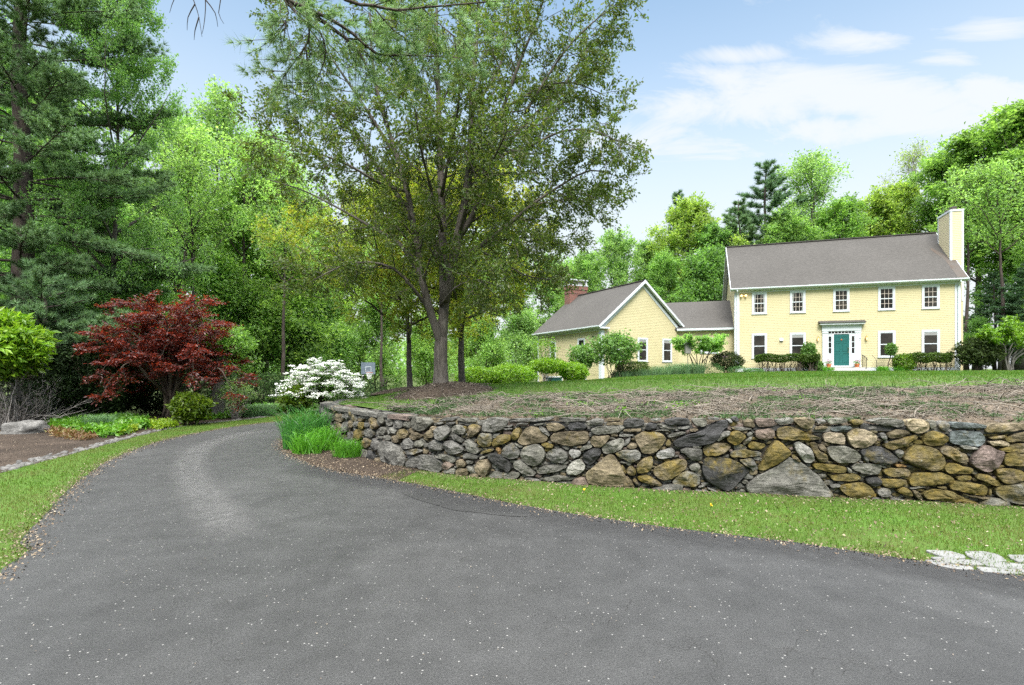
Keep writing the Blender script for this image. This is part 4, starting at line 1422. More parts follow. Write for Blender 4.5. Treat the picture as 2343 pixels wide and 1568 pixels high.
for k in range(3):
    v = -.65 - k * .2
    rail.tube([frM(8.02, v, -.05), frM(8.02, v, .8 - k * .05)], .011, 5)
rail.build('handrail', M['iron'], house)
rail = MB()
rail.tube([frM(8.55, -1.5, -.3), frM(8.55, -1.5, .35)], .018, 6)
rail.tube([frM(8.3, -1.4, .8), frM(8.5, -1.45, .55), frM(8.55, -1.5, .3)], .015, 6)
rail.build('handrail', M['iron'], house)


def glow(name, col, s):
    m, nt, b, _ = new_mat(name)
    b.inputs['Base Color'].default_value = c4(col)
    b.inputs['Emission Color'].default_value = c4(col)
    b.inputs['Emission Strength'].default_value = s
    return m


M['lamp_glow'] = glow('warm_lamp_glass', (1., .66, .3), .45)
for u in (5.42, 8.37):
    c = np.array(frM(u, -.14, 1.98))
    mb = MB()
    mb.box((u - .05, -.035, 1.9), (u + .05, -.0165, 2.12), frM)
    mb.tube([frM(u, -.03, 2.06), frM(u, -.09, 2.22), frM(u, -.14, 2.2), frM(u, -.14, 2.13)], .012, 6)
    mb.lathe(c, [(.0, .2), (.02, .17), (.085, .1), (.09, .085), (.06, .085)], 10)
    mb.lathe(c, [(.05, -.1), (.05, -.12), (.012, -.15), (0, -.17)], 10)
    for k in range(4):
        a = k * math.pi / 2 + .4
        mb.tube([c + np.array([math.cos(a) * .075, math.sin(a) * .075, .09]), c + np.array([math.cos(a) * .05, math.sin(a) * .05, -.1])], .007, 4)
    la = mb.build('wall_lantern', M['brass'], house)
    mb = MB()
    mb.lathe(c, [(.062, .084), (.04, -.098)], 10)
    mb.build('lamp_glass', M['lamp_glow'], la)
mb = MB()
mb.box((.5, -.05, 5.22), (.66, -.0165, 5.36), frM)
fl = mb.build('floodlight', M['brass'], house)
for s in (-1, 1):
    c = np.array(frM(.58 + s * .15, -.17, 5.27))
    mb = MB()
    mb.tube([frM(.58 + s * .05, -.05, 5.29), frM(.58 + s * .12, -.12, 5.28)], .03, 6)
    mb.lathe(c, [(0, -.085), (.06, -.06), (.085, 0), (.06, .06), (0, .085)], 10)
    mb.build('floodlight_bulb', M['lamp_glow'], fl)
mb = MB()
mb.prism([(-.13, 1.92), (-.13, 2.0), (-.017, 2.12), (-.017, 1.92)], 2.97, 3.2, swap(frM))
mb.build('vent_hood', M['white'], house)

# ---- connector between main block and wing
frN = frame(*frM(0, 1.0, 0)[:2], R(-18.2), 0.)
mb = MB()
mb.prism([(0.004, .6), (7., .6), (7., 5.0), (3.6, 7.38), (0.004, 4.9)], -5.4, -.004, swap(frN))
siding(mb, frN, -4.2, -.03, 1.7, 4.88)
mb.build('wall', M['siding'], house)
gable_roof(frN, -5.9, -.004, -.3, 3.6, 7.2, 5.02, 7.55).build('roof', M['roof'], house)
mb = MB()
mb.box((-4.1, -.4, 4.86), (-.03, -.301, 5.0), frN)
mb.build('gutter', M['gutter'], house)
mb = MB()
mb.box((-4.1, -.3, 4.8), (-.03, -.018, 4.87), frN)
mb.build('soffit', M['white'], house)
window(frN, -1.74, 1.34, 3.12, 4.28, None, house, case=True)

# ---- gabled wing, turned forty five degrees from the main block
WW, WD, WE, WR = 7.6, 9.2, 5.0, 8.5
wsl = (WR - WE) / (WW / 2 + .3)
mb = MB()
mb.prism([(.004, -1.3), (WW, -1.3), (WW, WE + .05), (WW / 2, WR - .17), (.004, WE + .05)], .004, WD, frW)
glim = lambda z: (0, WW) if z < WE + .1 else ((z - WE - .1) / wsl + .12, WW - (z - WE - .1) / wsl - .12)
siding(mb, frW, .26, WW - .02, .6, WR - .3, glim)
siding(mb, swap(frW), .26, WD - .2, 1.45, WE - .35)
mb.build('wall', M['siding'], house)
wr = MB()
wr.prism([(-.34, WE), (WW / 2, WR), (WW + .34, WE), (WW + .34, WE - .13), (WW / 2, WR - .13), (-.34, WE - .13)][::-1], -.3, WD + .3, frW)
wro = wr.build('roof', M['roof'], house)
mb = MB()
mb.box((WW / 2 - .13, -.3, WR - .03), (WW / 2 + .13, WD + .3, WR + .03), frW)
mb.build('ridge_cap', M['roof'], wro)
mb = MB()
ch_ = [(-.36, WE + .01), (WW / 2, WR + .015), (WW + .36, WE + .01), (WW + .36, WE - .17), (WW / 2, WR - .21), (-.36, WE - .17)][::-1]
mb.prism(ch_, -.345, -.301, frW)
mb.prism([(-.02, WE - .06), (WW / 2, WR - .21), (WW + .02, WE - .06), (WW + .02, WE - .34), (WW / 2, WR - .48), (-.02, WE - .34)][::-1], -.04, -.0175, frW)
mb.box((-.34, -.3, WE - .24), (.55, -.041, WE - .12), frW)
mb.prism([(-.33, WE - .132), (WW / 2, WR - .132), (WW + .33, WE - .132), (WW + .33, WE - .152), (WW / 2, WR - .152), (-.33, WE - .152)][::-1], -.3, -.041, frW)
mb.build('rake_trim', M['white'], house)
mb = MB()
mb.box((-.025, -.03, .3), (.26, .0, WE - .35), frW).box((-.026, .0005, .3), (-.001, .26, WE - .35), frW).box((-.026, WD - .2, .3), (-.001, WD, WE - .35), frW)
mb.box((-.035, .0, WE - .35), (-.001, WD, WE - .13), frW)
mb.box((-.33, .0, WE - .2), (-.036, WD, WE - .131), frW)
mb.build('corner_trim', M['white'], house)
mb = MB()
mb.prism([(-.46, WE - .02), (-.46, WE - .1), (-.41, WE - .16), (-.345, WE - .16), (-.345, WE - .02)], -.34, WD + .3, frW)
mb.build('gutter', M['gutter'], house)
for u in (1.38, 3.8, 6.21):
    window(frW, u, .97, 2.45, 4.22, None, house, shade=u > 1.5)
for v in (2.49, 6.65):
    window(swap(frW), v, .97, 2.45, 4.22, None, house)
M['garage'] = plain('teal_garage_door', (.01, .05, .05), .5, .1)
for v in (1.9, 5.2):
    mb = MB()
    mb.box((-.03, v, -1.2), (-.018, v + 2.5, 1.2), frW)
    for k in range(1, 4):
        mb.box((-.045, v, -1.2 + k * .6 - .012), (-.0305, v + 2.5, -1.2 + k * .6 + .012), frW)
    gd = mb.build('garage_door', M['garage'], house)
    mb = MB()
    mb.box((-.06, v - .09, -1.2), (-.017, v - .002, 1.3), frW).box((-.06, v + 2.502, -1.2), (-.017, v + 2.59, 1.3), frW).box((-.06, v - .002, 1.21), (-.017, v + 2.502, 1.3), frW)
    mb.build('door_frame', M['white'], gd)
mb = MB()
c = np.array(frW(-.12, .75, 4.25))
mb.tube([frW(-.02, .75, 4.25), c], .03, 6)
for s in (-1, 1):
    mb.tube([c, c + np.array([s * .12, -.06, -.02])], [.03, .06], 8)
mb.build('floodlight', M['iron'], house)
# brick chimney astride the wing's ridge
mb = MB()
b0, b1, w0, w1 = 2.88, 4.72, 8.5, 9.4
mb.box((b0, w0, 5.), (b1, w1, 9.02), frW)
mb.box((b0 - .05, w0 - .05, 9.02), (b1 + .05, w1 + .05, 9.38), frW)
mb.box((b0 - .03, w0 - .03, 8.66), (b1 + .03, w1 + .03, 8.78), frW)
bc = mb.build('chimney', M['brick'], house)
mb = MB()
mb.box((b0 - .07, w0 - .07, 9.38), (b1 + .07, w1 + .07, 9.45), frW)
mb.box((b0 - .06, w0 - .06, 9.84), (b1 + .06, w1 + .06, 9.93), frW)
mb.build('chimney_cap', M['white'], bc)
mb = MB()
mb.box((b0 + .12, w0 + .12, 9.45), (b1 - .12, w1 - .12, 9.84), frW)
mb.build('flue_screen', M['cedar'], bc)
for du in (b0, b1 - .12):
    for dv in (w0, w1 - .12):
        MB().box((du, dv, 9.451), (du + .119, dv + .119, 9.839), frW).build('cap_post', M['white'], bc)
# ------------------------------------------------------------------ trees
def perp(d, rng):
    v = rng.normal(0, 1, 3)
    v -= d * (v @ d)
    return v / (np.linalg.norm(v) + 1e-9)


def grow(limbs, rng, nsec, sec_len, ntw, tw_len, nleaf, jit, up=.25, start=.3, fwd=.6, flat=1., tubes=2, droop=0., nt=5):
    """limbs: (points, r0, r1). Returns the wood and the leaf points with their twig directions"""
    wood = MB()
    LP, LD = [], []
    for pts, r0, r1 in limbs:
        pts = np.asarray(pts, float)
        L = np.concatenate([[0], np.cumsum(np.linalg.norm(np.diff(pts, axis=0), axis=1))])
        wood.tube(pts, np.linspace(r0, r1, len(pts)), 8 if r0 > .12 else nt)
        ns = nsec if np.isscalar(nsec) else nsec(L[-1])
        for i in range(ns + 1):
            t = start + (1 - start) * (i + rng.uniform(0, .9)) / ns if i < ns else 1.
            t = min(t, 1.)
            p = np.array([np.interp(t * L[-1], L, pts[:, k]) for k in range(3)])
            q = np.array([np.interp(min(1, t + .02) * L[-1], L, pts[:, k]) for k in range(3)])
            o = np.array([np.interp(max(0, t - .02) * L[-1], L, pts[:, k]) for k in range(3)])
            d = (q - o) / (np.linalg.norm(q - o) + 1e-9)
            e = d * (fwd if i < ns else 1.6) + perp(d, rng) * np.array([1, 1, flat]) + np.array([0, 0, up])
            e /= np.linalg.norm(e)
            ln = sec_len * (1.15 - .55 * t) * rng.uniform(.65, 1.3)
            s = [p]
            for k in range(4):
                e = e + rng.normal(0, .16, 3) + np.array([0, 0, .06 - droop])
                e /= np.linalg.norm(e)
                s.append(s[-1] + e * ln / 4)
            s = np.array(s)
            rr = max(.008, (r0 + (r1 - r0) * t) * .42)
            if tubes >= 1:
                wood.tube(s, np.linspace(rr, .005, 5), 4 if tubes < 2 else 5, cap=False)
            for j in range(ntw + 1):
                tt = (.15 + .85 * (j + rng.random()) / ntw) if j < ntw else 1.
                a = min(tt, .999) * 4
                k = int(a)
                b = s[k] + (s[k + 1] - s[k]) * (a - k)
                dd = unit(s[k + 1] - s[k])
                f = dd * .8 + perp(dd, rng) * np.array([1, 1, flat]) + np.array([0, 0, up * .6 - droop])
                f /= np.linalg.norm(f)
                tl = tw_len * rng.uniform(.6, 1.3)
                if tubes >= 2:
                    wood.tube([b, b + f * tl * .55 + rng.normal(0, .03, 3), b + f * tl], [.006, .0045, .002], 3, cap=False)
                u = rng.uniform(.1, 1.05, nleaf)[:, None]
                LP.append(b + f * tl * u + rng.normal(0, jit, (nleaf, 3)) * np.array([1, 1, flat]))
                LD.append(np.tile(f, (nleaf, 1)))
    return wood, np.vstack(LP), np.vstack(LD)


def make_tree(name, H, Rc, base, rng, leaf, bark, nl=22, r0=.2, prof=None, rise=.45, nsec=5, ntw=5, nleaf=40, tw=.8, jit=.28, leafL=.2, leafW=.62, droop=0., sec=None, tubes=1, lean=.0, flat=1., forks=1):
    """a forest tree standing at the origin"""
    prof = prof or (lambda t: math.sin(math.pi * (.18 + .78 * t)) ** .8)
    root = thing(name, (0, 0, 0), 'x', 'tree')
    trunk = []
    for k in range(12):
        t = k / 11
        trunk.append((lean * t * t * H + .25 * math.sin(t * 5 + rng.uniform(0, 1)) * t, .25 * math.sin(t * 4 + 2 + rng.uniform(0, 1)) * t, H * .95 * t - .3 * (k == 0)))
    trunk = np.array(trunk)
    limbs = []
    for i in range(nl):
        t = base + (.97 - base) * (i + rng.uniform(.1, .9)) / nl
        tc = (t - base) / (.97 - base)
        az = i * 2.4 + rng.uniform(-.5, .5)
        p = np.array([np.interp(t * H * .95, trunk[:, 2], trunk[:, k]) for k in range(3)])
        ln = Rc * prof(tc) * rng.uniform(.5, 1.36)
        el = rise + .55 * tc + rng.uniform(-.15, .2)
        d = np.array([math.cos(az) * math.cos(el), math.sin(az) * math.cos(el), math.sin(el)])
        s = [p]
        for k in range(5):
            d = unit(d + rng.normal(0, .1, 3) + np.array([0, 0, .07 - droop]))
            s.append(s[-1] + d * ln / 5)
        rb = max(.03, r0 * (1 - t) * .55 + .02)
        limbs.append((np.array(s), rb, .015))
    wood, LP, LD = grow(limbs, rng, nsec, sec or Rc * .38, ntw, tw, nleaf, jit, tubes=tubes, droop=droop, flat=flat)
    wood.tube(trunk, r0 * (1.0 - .93 * np.linspace(0, 1, 12)) * np.where(np.arange(12) == 0, 1.35, 1), 9)
    wood.build('trunk', bark, root, smooth=True)
    lm = MB()
    leaf_quads(lm, LP, leafL, leafW, rng, axis=LD, droop=.2)
    lm.build('crown', leaf, root)
    return root


def make_pine(name, H, Rc, base, rng, per=13, L=.24, w=.011, r0=.3, whorl=.75, dens=1., droop=.02, tsp=.16):
    root = thing(name, (0, 0, 0), 'x', 'tree')
    wood = MB()
    tr = np.array([(.1 * math.sin(k), .1 * math.cos(k * 1.7), H * k / 10 - .3 * (k == 0)) for k in range(11)])
    wood.tube(tr, np.linspace(r0, .03, 11), 9)
    P, D = [], []
    z = base * H
    while z < H * .985:
        tc = (z - base * H) / (H - base * H)
        nb = rng.integers(4, 7)
        a0 = rng.uniform(0, 6.28)
        lvl = Rc * (1 - tc) ** .75 * (.55 + .45 * min(1, tc * 5)) * rng.uniform(.75, 1.15) + .25
        for b in range(nb):
            az = a0 + b * 6.283 / nb + rng.uniform(-.35, .35)
            ln = lvl * rng.uniform(.6, 1.2)
            el = .05 + .75 * tc ** 2 + rng.uniform(-.1, .15)
            d = np.array([math.cos(az) * math.cos(el), math.sin(az) * math.cos(el), math.sin(el)])
            s = [np.array([0, 0, z])]
            for k in range(6):
                d = unit(d + rng.normal(0, .06, 3) + np.array([0, 0, (.05 if k > 2 else -droop)]))
                s.append(s[-1] + d * ln / 6)
            s = np.array(s)
            wood.tube(s, np.linspace(max(.02, .06 * (1 - tc)), .01, 7), 5, cap=False)
            nsb = max(3, int(ln * 3.2 * dens))
            for q in range(nsb + 1):
                t = min(.999, .25 + .75 * (q + rng.random()) / nsb) if q < nsb else .999
                k = int(t * 6)
                p = s[k] + (s[k + 1] - s[k]) * (t * 6 - k)
                dd = unit(s[k + 1] - s[k])
                side = np.cross(dd, [0, 0, 1]) * rng.choice([-1, 1])
                f = unit(dd * .9 + side * rng.uniform(.3, 1.1) * (q < nsb) + np.array([0, 0, rng.uniform(-.05, .35)]))
                bl = min(1.1, ln * .32 * (1.2 - t * .6)) * rng.uniform(.6, 1.2)
                wood.tube([p, p + f * bl], [.012, .005], 3, cap=False)
                m = max(2, int(bl / tsp))
                u = np.linspace(.25, 1., m)[:, None]
                P.append(p + f * bl * u + rng.normal(0, .04, (m, 3)))
                D.append(np.tile(unit(f + np.array([0, 0, .25])), (m, 1)))
        z += whorl * rng.uniform(.7, 1.3)
    wood.build('trunk', M['bark_dark'], root, smooth=True)
    mb = MB()
    needle_tris(mb, np.vstack(P), np.vstack(D), L, w, per, rng, .7)
    mb.build('crown', M['needles'], root)
    return root


G0 = [(.12, .235, .055), (.175, .315, .085), (.245, .39, .135)]
M['leaf'] = leaf_mat('spring_green_leaves', G0, .57)
M['leaf_yel'] = leaf_mat('olive_bronze_leaves', [(.15, .23, .03), (.215, .30, .045), (.29, .29, .065)], .5, clump=.3)
M['leaf_dark'] = leaf_mat('bronze_green_leaves', [(.05, .09, .017), (.08, .135, .025), (.12, .14, .032)], .5, .4, .4, .25)
M['needles'] = leaf_mat('pine_needles', [(.075, .145, .072), (.12, .205, .10), (.185, .27, .145)], .2, .5, .25, .3)
M['red'] = leaf_mat('dark_red_maple_leaves', [(.056, .013, .013), (.118, .022, .019), (.19, .045, .028)], .4, .35, .5, .5, 1.1, tmul=(2., 1.2, .6))
M['shrub'] = leaf_mat('dark_shrub_leaves', [(.012, .022, .009), (.022, .042, .014), (.042, .07, .02)], .2, .6, .12)
M['hedge'] = leaf_mat('clipped_hedge_leaves', [(.05, .10, .016), (.085, .16, .022), (.12, .20, .03)], .3, .5, .3, .3, 1.5)
M['lime'] = leaf_mat('lime_green_leaves', [(.10, .22, .015), (.16, .31, .02), (.24, .38, .035)], .4, .4, .4, .3, 1.5)
M['lilac'] = leaf_mat('lilac_leaves', [(.08, .17, .04), (.12, .24, .055), (.18, .31, .09)], .45, .4, .4, .3, 1.2)
M['blossom'] = leaf_mat('white_blossom', [(.74, .75, .70), (.82, .83, .80), (.86, .87, .85)], .3, .6, .2, .05, tmul=(1, 1, 1))
M['pink'] = leaf_mat('pink_blossom', [(.5, .1, .3), (.62, .16, .4), (.7, .3, .5)], .3, tmul=(1, 1, 1))
M['mauve'] = leaf_mat('faint_mauve_blossom', [(.2, .1, .18), (.3, .18, .28), (.35, .22, .3)], .3, tmul=(1, 1, 1))
M['blade'] = leaf_mat('iris_blades', [(.028, .12, .025), (.05, .17, .03), (.08, .22, .045)], .35, .4, .4, .2)
M['blade_lt'] = leaf_mat('daylily_blades', [(.06, .2, .015), (.09, .27, .02), (.13, .33, .03)], .35, .4, .4, .2)
M['blade_blue'] = leaf_mat('blue_green_grass_blades', [(.06, .14, .06), (.10, .19, .09), (.16, .25, .12)], .3, .5, .3, .2)


# ---- the tall multi-limbed tree on its mulch mound
def limb(pts, d0, d1, r0, r1):
    n = len(pts)
    return (smooth_line([at(x, y, d0 + (d1 - d0) * (i / (n - 1))) for i, (x, y) in enumerate(pts)], .25), r0, r1)


trng = np.random.default_rng(21)
TD = 13.6
main_limbs = [
    limb([(1008, 830), (1004, 775), (985, 715), (968, 650), (957, 585), (945, 510), (932, 440), (912, 370), (892, 310), (868, 230), (852, 140), (846, 30)], TD, TD - .8, .115, .022),
    limb([(945, 510), (905, 440), (862, 380), (812, 310), (735, 245), (650, 205)], TD, TD + 1.5, .07, .015),
    limb([(1008, 840), (1011, 770), (1016, 690), (1014, 610), (1012, 530), (1010, 450), (1006, 350), (1003, 240), (1000, 120), (998, -40)], TD, TD + .6, .15, .026),
    limb([(1016, 690), (1032, 620), (1046, 550), (1062, 470), (1072, 400), (1078, 310), (1080, 210), (1090, 90), (1098, -60)], TD, TD - .5, .145, .027),
    limb([(1046, 550), (1078, 500), (1100, 430), (1120, 350), (1150, 250), (1190, 140), (1230, 40), (1260, -60)], TD, TD - 1.6, .085, .016),
    limb([(1062, 470), (1110, 400), (1170, 320), (1235, 250), (1300, 180), (1350, 100)], TD, TD + 1.6, .07, .014),
    limb([(1032, 620), (1090, 570), (1150, 525), (1215, 470), (1290, 420), (1350, 390), (1400, 400)], TD, TD - 1.2, .07, .012),
    limb([(1046, 590), (1110, 560), (1180, 545), (1250, 545), (1310, 565)], TD, TD + 1.8, .05, .012),
    limb([(1078, 400), (1140, 360), (1220, 330), (1290, 300), (1360, 300), (1415, 325)], TD, TD - 2., .05, .01),
    limb([(985, 715), (945, 660), (900, 615), (840, 600), (780, 610), (720, 640)], TD, TD - 1.8, .05, .012),
    limb([(968, 650), (915, 560), (850, 520), (780, 480), (690, 435), (608, 410)], TD, TD + 1.5, .05, .012),
    limb([(932, 440), (870, 420), (800, 380), (710, 345), (612, 310)], TD, TD - 2.2, .045, .01),
    limb([(912, 370), (850, 270), (790, 180), (730, 95), (670, 20)], TD, TD - 1., .05, .012),
    limb([(1000, 300), (960, 200), (930, 100), (920, -30)], TD, TD + 2., .05, .012),
    limb([(1080, 250), (1140, 160), (1160, 60), (1170, -60)], TD, TD + 2., .05, .012),
    limb([(1200, 260), (1290, 120), (1370, 40), (1420, 10)], TD - 1., TD - 1.4, .035, .01),
    limb([(1012, 530), (985, 430), (960, 330), (950, 250)], TD, TD - 3., .05, .012),
    limb([(1046, 550), (1075, 450), (1120, 380), (1160, 300)], TD, TD - 3.4, .05, .012),
    limb([(1010, 450), (1030, 340), (1050, 220), (1040, 90)], TD, TD - 2.4, .05, .012),
    limb([(1090, 570), (1150, 600), (1200, 630), (1250, 640)], TD, TD - 1.2, .03, .01),
    limb([(1006, 700), (1040, 660), (1090, 640), (1150, 660)], TD, TD - 2., .03, .01),
    limb([(1014, 610), (990, 560), (970, 520), (930, 500)], TD, TD + 2.6, .04, .01),
    limb([(1110, 400), (1190, 400), (1290, 450), (1360, 470)], TD, TD + .5, .035, .01),
    limb([(1150, 250), (1240, 200), (1310, 190), (1375, 215)], TD - 1., TD - .5, .035, .01),
]
base_pt = at(1008, 892, 13.4)
tall_tree = thing('shade_tree', (base_pt[0], 13.5, z_up(base_pt[0], 13.5) + .2), 'tall many-limbed grey-barked tree on the mulch mound behind the stone wall', 'tree')
wood, LP, LD = grow(main_limbs, trng, lambda L: int(7 + L * 2.7), 1.18, 6, .42, 34, .05, up=.1, start=.22, fwd=.8, tubes=2, droop=.05, nt=7)
tb = smooth_line([at(1008, 905, 13.5), at(1008, 880, 13.5), at(1008, 840, 13.55), at(1008, 800, 13.6), at(1010, 772, 13.6)], .12)
rr = np.interp(tb[:, 2], [1.0, 1.25, 1.7, 2.3, 2.6], [.30, .215, .18, .172, .14])
wood.tube(tb, rr, 14)
wood.build('trunk', M['bark'], tall_tree, smooth=True)
lm = MB()
leaf_quads(lm, LP, .086, .52, trng, axis=LD, droop=.35, up=.2)
lm.build('crown', M['leaf_dark'], tall_tree)

# ---- prototypes for the woodland
P = {}
P['broad'] = make_tree('woodland_tree', 17, 4.6, .2, np.random.default_rng(31), M['leaf'], M['bark'], nl=22, r0=.24, nsec=5, ntw=5, nleaf=25, leafL=.27, jit=.18)
P['tall'] = make_tree('woodland_tree', 20, 4.0, .36, np.random.default_rng(32), M['leaf'], M['bark'], nl=21, r0=.26, rise=.6, nsec=5, ntw=5, nleaf=25, leafL=.26, jit=.17)
P['airy'] = make_tree('woodland_tree', 20, 4.4, .3, np.random.default_rng(33), M['leaf'], M['bark'], nl=20, r0=.24, rise=.75, nsec=6, ntw=4, nleaf=22, leafL=.2, jit=.2, tubes=2)
P['bare'] = make_tree('woodland_tree', 20, 4.2, .35, np.random.default_rng(34), M['leaf'], M['twig'], nl=22, r0=.22, rise=.8, nsec=7, ntw=5, nleaf=4, leafL=.17, jit=.12, tubes=2)
P['bushy'] = make_tree('understory_tree', 8, 2.9, .12, np.random.default_rng(35), M['leaf'], M['bark_dark'], nl=18, r0=.1, rise=.5, nsec=4, ntw=5, nleaf=28, leafL=.2, tw=.6, prof=lambda t: (1 - t) ** .4 * .9 + .1)
P['spread'] = make_tree('shade_tree', 9.5, 4.9, .36, np.random.default_rng(36), M['leaf_yel'], M['bark'], nl=22, r0=.17, rise=.3, nsec=7, ntw=5, nleaf=32, leafL=.14, jit=.12, tw=.5, tubes=2)
P['birch'] = make_tree('birch_tree', 22, 5.0, .1, np.random.default_rng(37), M['leaf'], M['bark'], nl=34, r0=.22, rise=.35, nsec=8, ntw=5, nleaf=38, leafL=.15, jit=.14, tw=.7, tubes=2, droop=.07)
P['pine'] = make_pine('pine_tree', 22, 4.9, .16, np.random.default_rng(38), per=30, L=.42, w=.026, dens=1.3, tsp=.14)
P['slim'] = make_tree('woodland_tree', 16, 3.0, .58, np.random.default_rng(39), M['leaf'], M['bark_dark'], nl=16, r0=.17, rise=.6, nsec=5, ntw=4, nleaf=8, leafL=.22, jit=.15, tubes=2, lean=.05)
# ------------------------------------------------------------------ woodland, tree by tree
HT = {'broad': 17, 'tall': 20, 'airy': 20, 'bare': 20, 'bushy': 8, 'spread': 9.5, 'birch': 22, 'pine': 22, 'slim': 16}
used = set()
frng = np.random.default_rng(5)


def plant(kind, px, ytop, d, label, col=(1, 1, 1), cat='tree', group='trees of the woodland', zg=None, wide=1., rz=None):
    x = (px - CX) / F * d
    z = zg if zg is not None else (z_up(x, d) if (x > 2 and d < 70) else z_low(x, d))
    top = EYE - (ytop - HY) / F * d
    s = (top - z) / HT[kind]
    c = (col[0], col[1], col[2], 1)
    rz = frng.uniform(0, 6.28) if rz is None else rz
    o = P[kind]
    if kind not in used:
        used.add(kind)
        o.location, o.rotation_euler, o.scale = (x, d, z - .05), (0, 0, rz), (s * wide, s * wide, s)
        tag(o, label, cat, group)
        for ch in o.children:
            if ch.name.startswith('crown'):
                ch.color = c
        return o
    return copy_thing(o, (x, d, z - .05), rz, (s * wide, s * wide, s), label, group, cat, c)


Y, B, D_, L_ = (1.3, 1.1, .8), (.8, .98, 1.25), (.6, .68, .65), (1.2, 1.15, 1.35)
plant('spread', 937, 470, 19.2, 'smaller olive-leaved tree with a slim trunk just left of the tall mound tree', (1, 1, 1), group='shade trees on the lawn', wide=.95)
plant('spread', 1056, 445, 19., 'smaller bronze-leaved tree standing close behind the right side of the tall mound tree', (1.25, 1.15, 1), group='shade trees on the lawn', wide=1.05)
# left of the drive
plant('birch', 262, -90, 21.5, 'tall fine-leaved tree behind the big pine, drooping twigs against the sky', (.95, 1.02, 1.1), wide=.72)
plant('birch', 205, 400, 25, 'fine-leaved silvery green tree just right of the dark pine trunk', (.95, 1.1, 1.15), wide=1.)
plant('airy', 505, 222, 40, 'tallest slender light green tree at the gap of sky over the drive', L_, wide=.9)
plant('airy', 408, 275, 36, 'open-crowned tree with dark forked limbs above the red maple', (1.1, 1.1, 1.1))
plant('airy', 610, 310, 47, 'light green tree partly behind the tall mound tree, left side', L_)
plant('broad', 330, 420, 34, 'full green woodland tree behind the top of the red maple')
plant('broad', 570, 430, 33, 'fresh green broad tree right above the white flowering shrub', (1.15, 1.12, 1))
plant('tall', 120, 180, 42, 'woodland tree seen through the limbs of the big pine')
plant('tall', -60, 60, 33, 'woodland tree at the far left edge behind the pine', (.8, .9, .9))
plant('broad', 700, 470, 42, 'yellow-green woodland tree behind the lower left limbs of the mound tree', Y)
plant('broad', 790, 540, 50, 'woodland tree behind the drive, left of the slim lawn tree', Y)
plant('tall', 880, 520, 58, 'distant woodland tree between the slim lawn tree and the mound tree', L_)
plant('broad', 985, 560, 62, 'distant woodland tree directly behind the mound tree trunk', Y)
plant('broad', 1090, 590, 60, 'distant woodland tree just right of the mound tree trunk', Y)
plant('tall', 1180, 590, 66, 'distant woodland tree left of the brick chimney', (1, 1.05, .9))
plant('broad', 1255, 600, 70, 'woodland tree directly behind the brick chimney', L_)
plant('bushy', 250, 600, 26, 'low dark green tree behind the left half of the red maple', (.85, .9, .9), group='understory trees')
plant('bushy', 330, 660, 24.5, 'low bushy tree close behind the red maple crown', (.8, .85, .85), group='understory trees')
plant('bushy', 500, 620, 29, 'low green tree right of the red maple crown', (1.05, 1.05, .9), group='understory trees')
plant('bushy', 580, 690, 31, 'low leafy tree between the red maple and the white shrub', (1., 1.02, .9), group='understory trees')
plant('bushy', 655, 600, 33, 'taller low-branched tree behind the white flowering shrub', (1.15, 1.1, .9), group='understory trees')
plant('bushy', 735, 690, 37, 'low leafy tree behind the basketball hoop, left side', (.9, .95, .85), group='understory trees')
plant('bushy', 860, 700, 42, 'low green tree behind the slim lawn tree', (1., 1., .9), group='understory trees')
plant('bushy', 975, 740, 46, 'low green tree seen between the two lawn trunks', (1.1, 1.1, .9), group='understory trees')
plant('bushy', 1110, 745, 47, 'low green tree right of the lawn trunks', (1.1, 1.1, 1), group='understory trees')
plant('bushy', 1195, 730, 52, 'pale green low tree left of the gabled wing', L_, group='understory trees')
plant('bushy', 60, 560, 27, 'low tree behind the trunk of the big pine', (.7, .8, .75), group='understory trees')
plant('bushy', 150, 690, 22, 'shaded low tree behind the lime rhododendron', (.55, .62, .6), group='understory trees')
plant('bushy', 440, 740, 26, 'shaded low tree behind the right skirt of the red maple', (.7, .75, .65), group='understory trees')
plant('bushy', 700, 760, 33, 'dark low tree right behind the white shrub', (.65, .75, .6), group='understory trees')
for px, y, d, lab in ((412, 300, 30, 'slim dark trunk rising straight above the left half of the red maple'), (452, 380, 27, 'leaning slim dark trunk above the right half of the red maple'), (548, 330, 31, 'slim dark trunk to the right of the red maple top'), (645, 430, 29, 'slim dark trunk above the left side of the white shrub'), (690, 400, 35, 'slim dark trunk above the middle of the white shrub'),
                      (872, 520, 38, 'slim dark trunk left of the slim lawn tree'), (1130, 540, 48, 'slim dark trunk between the lawn trees and the wing'), (2210, 400, 45, 'slim dark trunk at the right corner of the house'), (2300, 380, 43, 'slim dark trunk near the right edge above the dark pines')):
    plant('slim', px, y, d, lab, (1.25, 1.2, 1.25), rz=px * .37)
# behind the house
plant('broad', 1340, 590, 58, 'green tree behind the brick chimney and the left roof slope of the wing')
plant('broad', 1405, 545, 62, 'rounded bright green tree above the wing roof peak', L_)
plant('tall', 1478, 560, 66, 'green tree just right of the wing roof peak')
plant('pine', 1552, 436, 74, 'distant pine poking up above the connector roof', (1., 1.05, 1.1))
plant('broad', 1578, 470, 60, 'yellow-green tree left of the main roof', Y)
plant('broad', 1520, 590, 56, 'lower green tree directly above the connector roof', (.95, 1, .9))
plant('tall', 1630, 520, 58, 'dark green tree touching the left end of the main roof', (.8, .9, .8))
plant('bushy', 1610, 600, 54, 'dark low tree between the connector roof and the main roof', (.7, .8, .7), group='understory trees')
plant('pine', 1752, 368, 63, 'tall blue-green pine above the left half of the main roof', (.9, 1., 1.02), wide=1.35)
plant('pine', 1690, 455, 60, 'shorter pine left of the tall pine above the main roof', (1.0, 1.05, .95), wide=1.3)
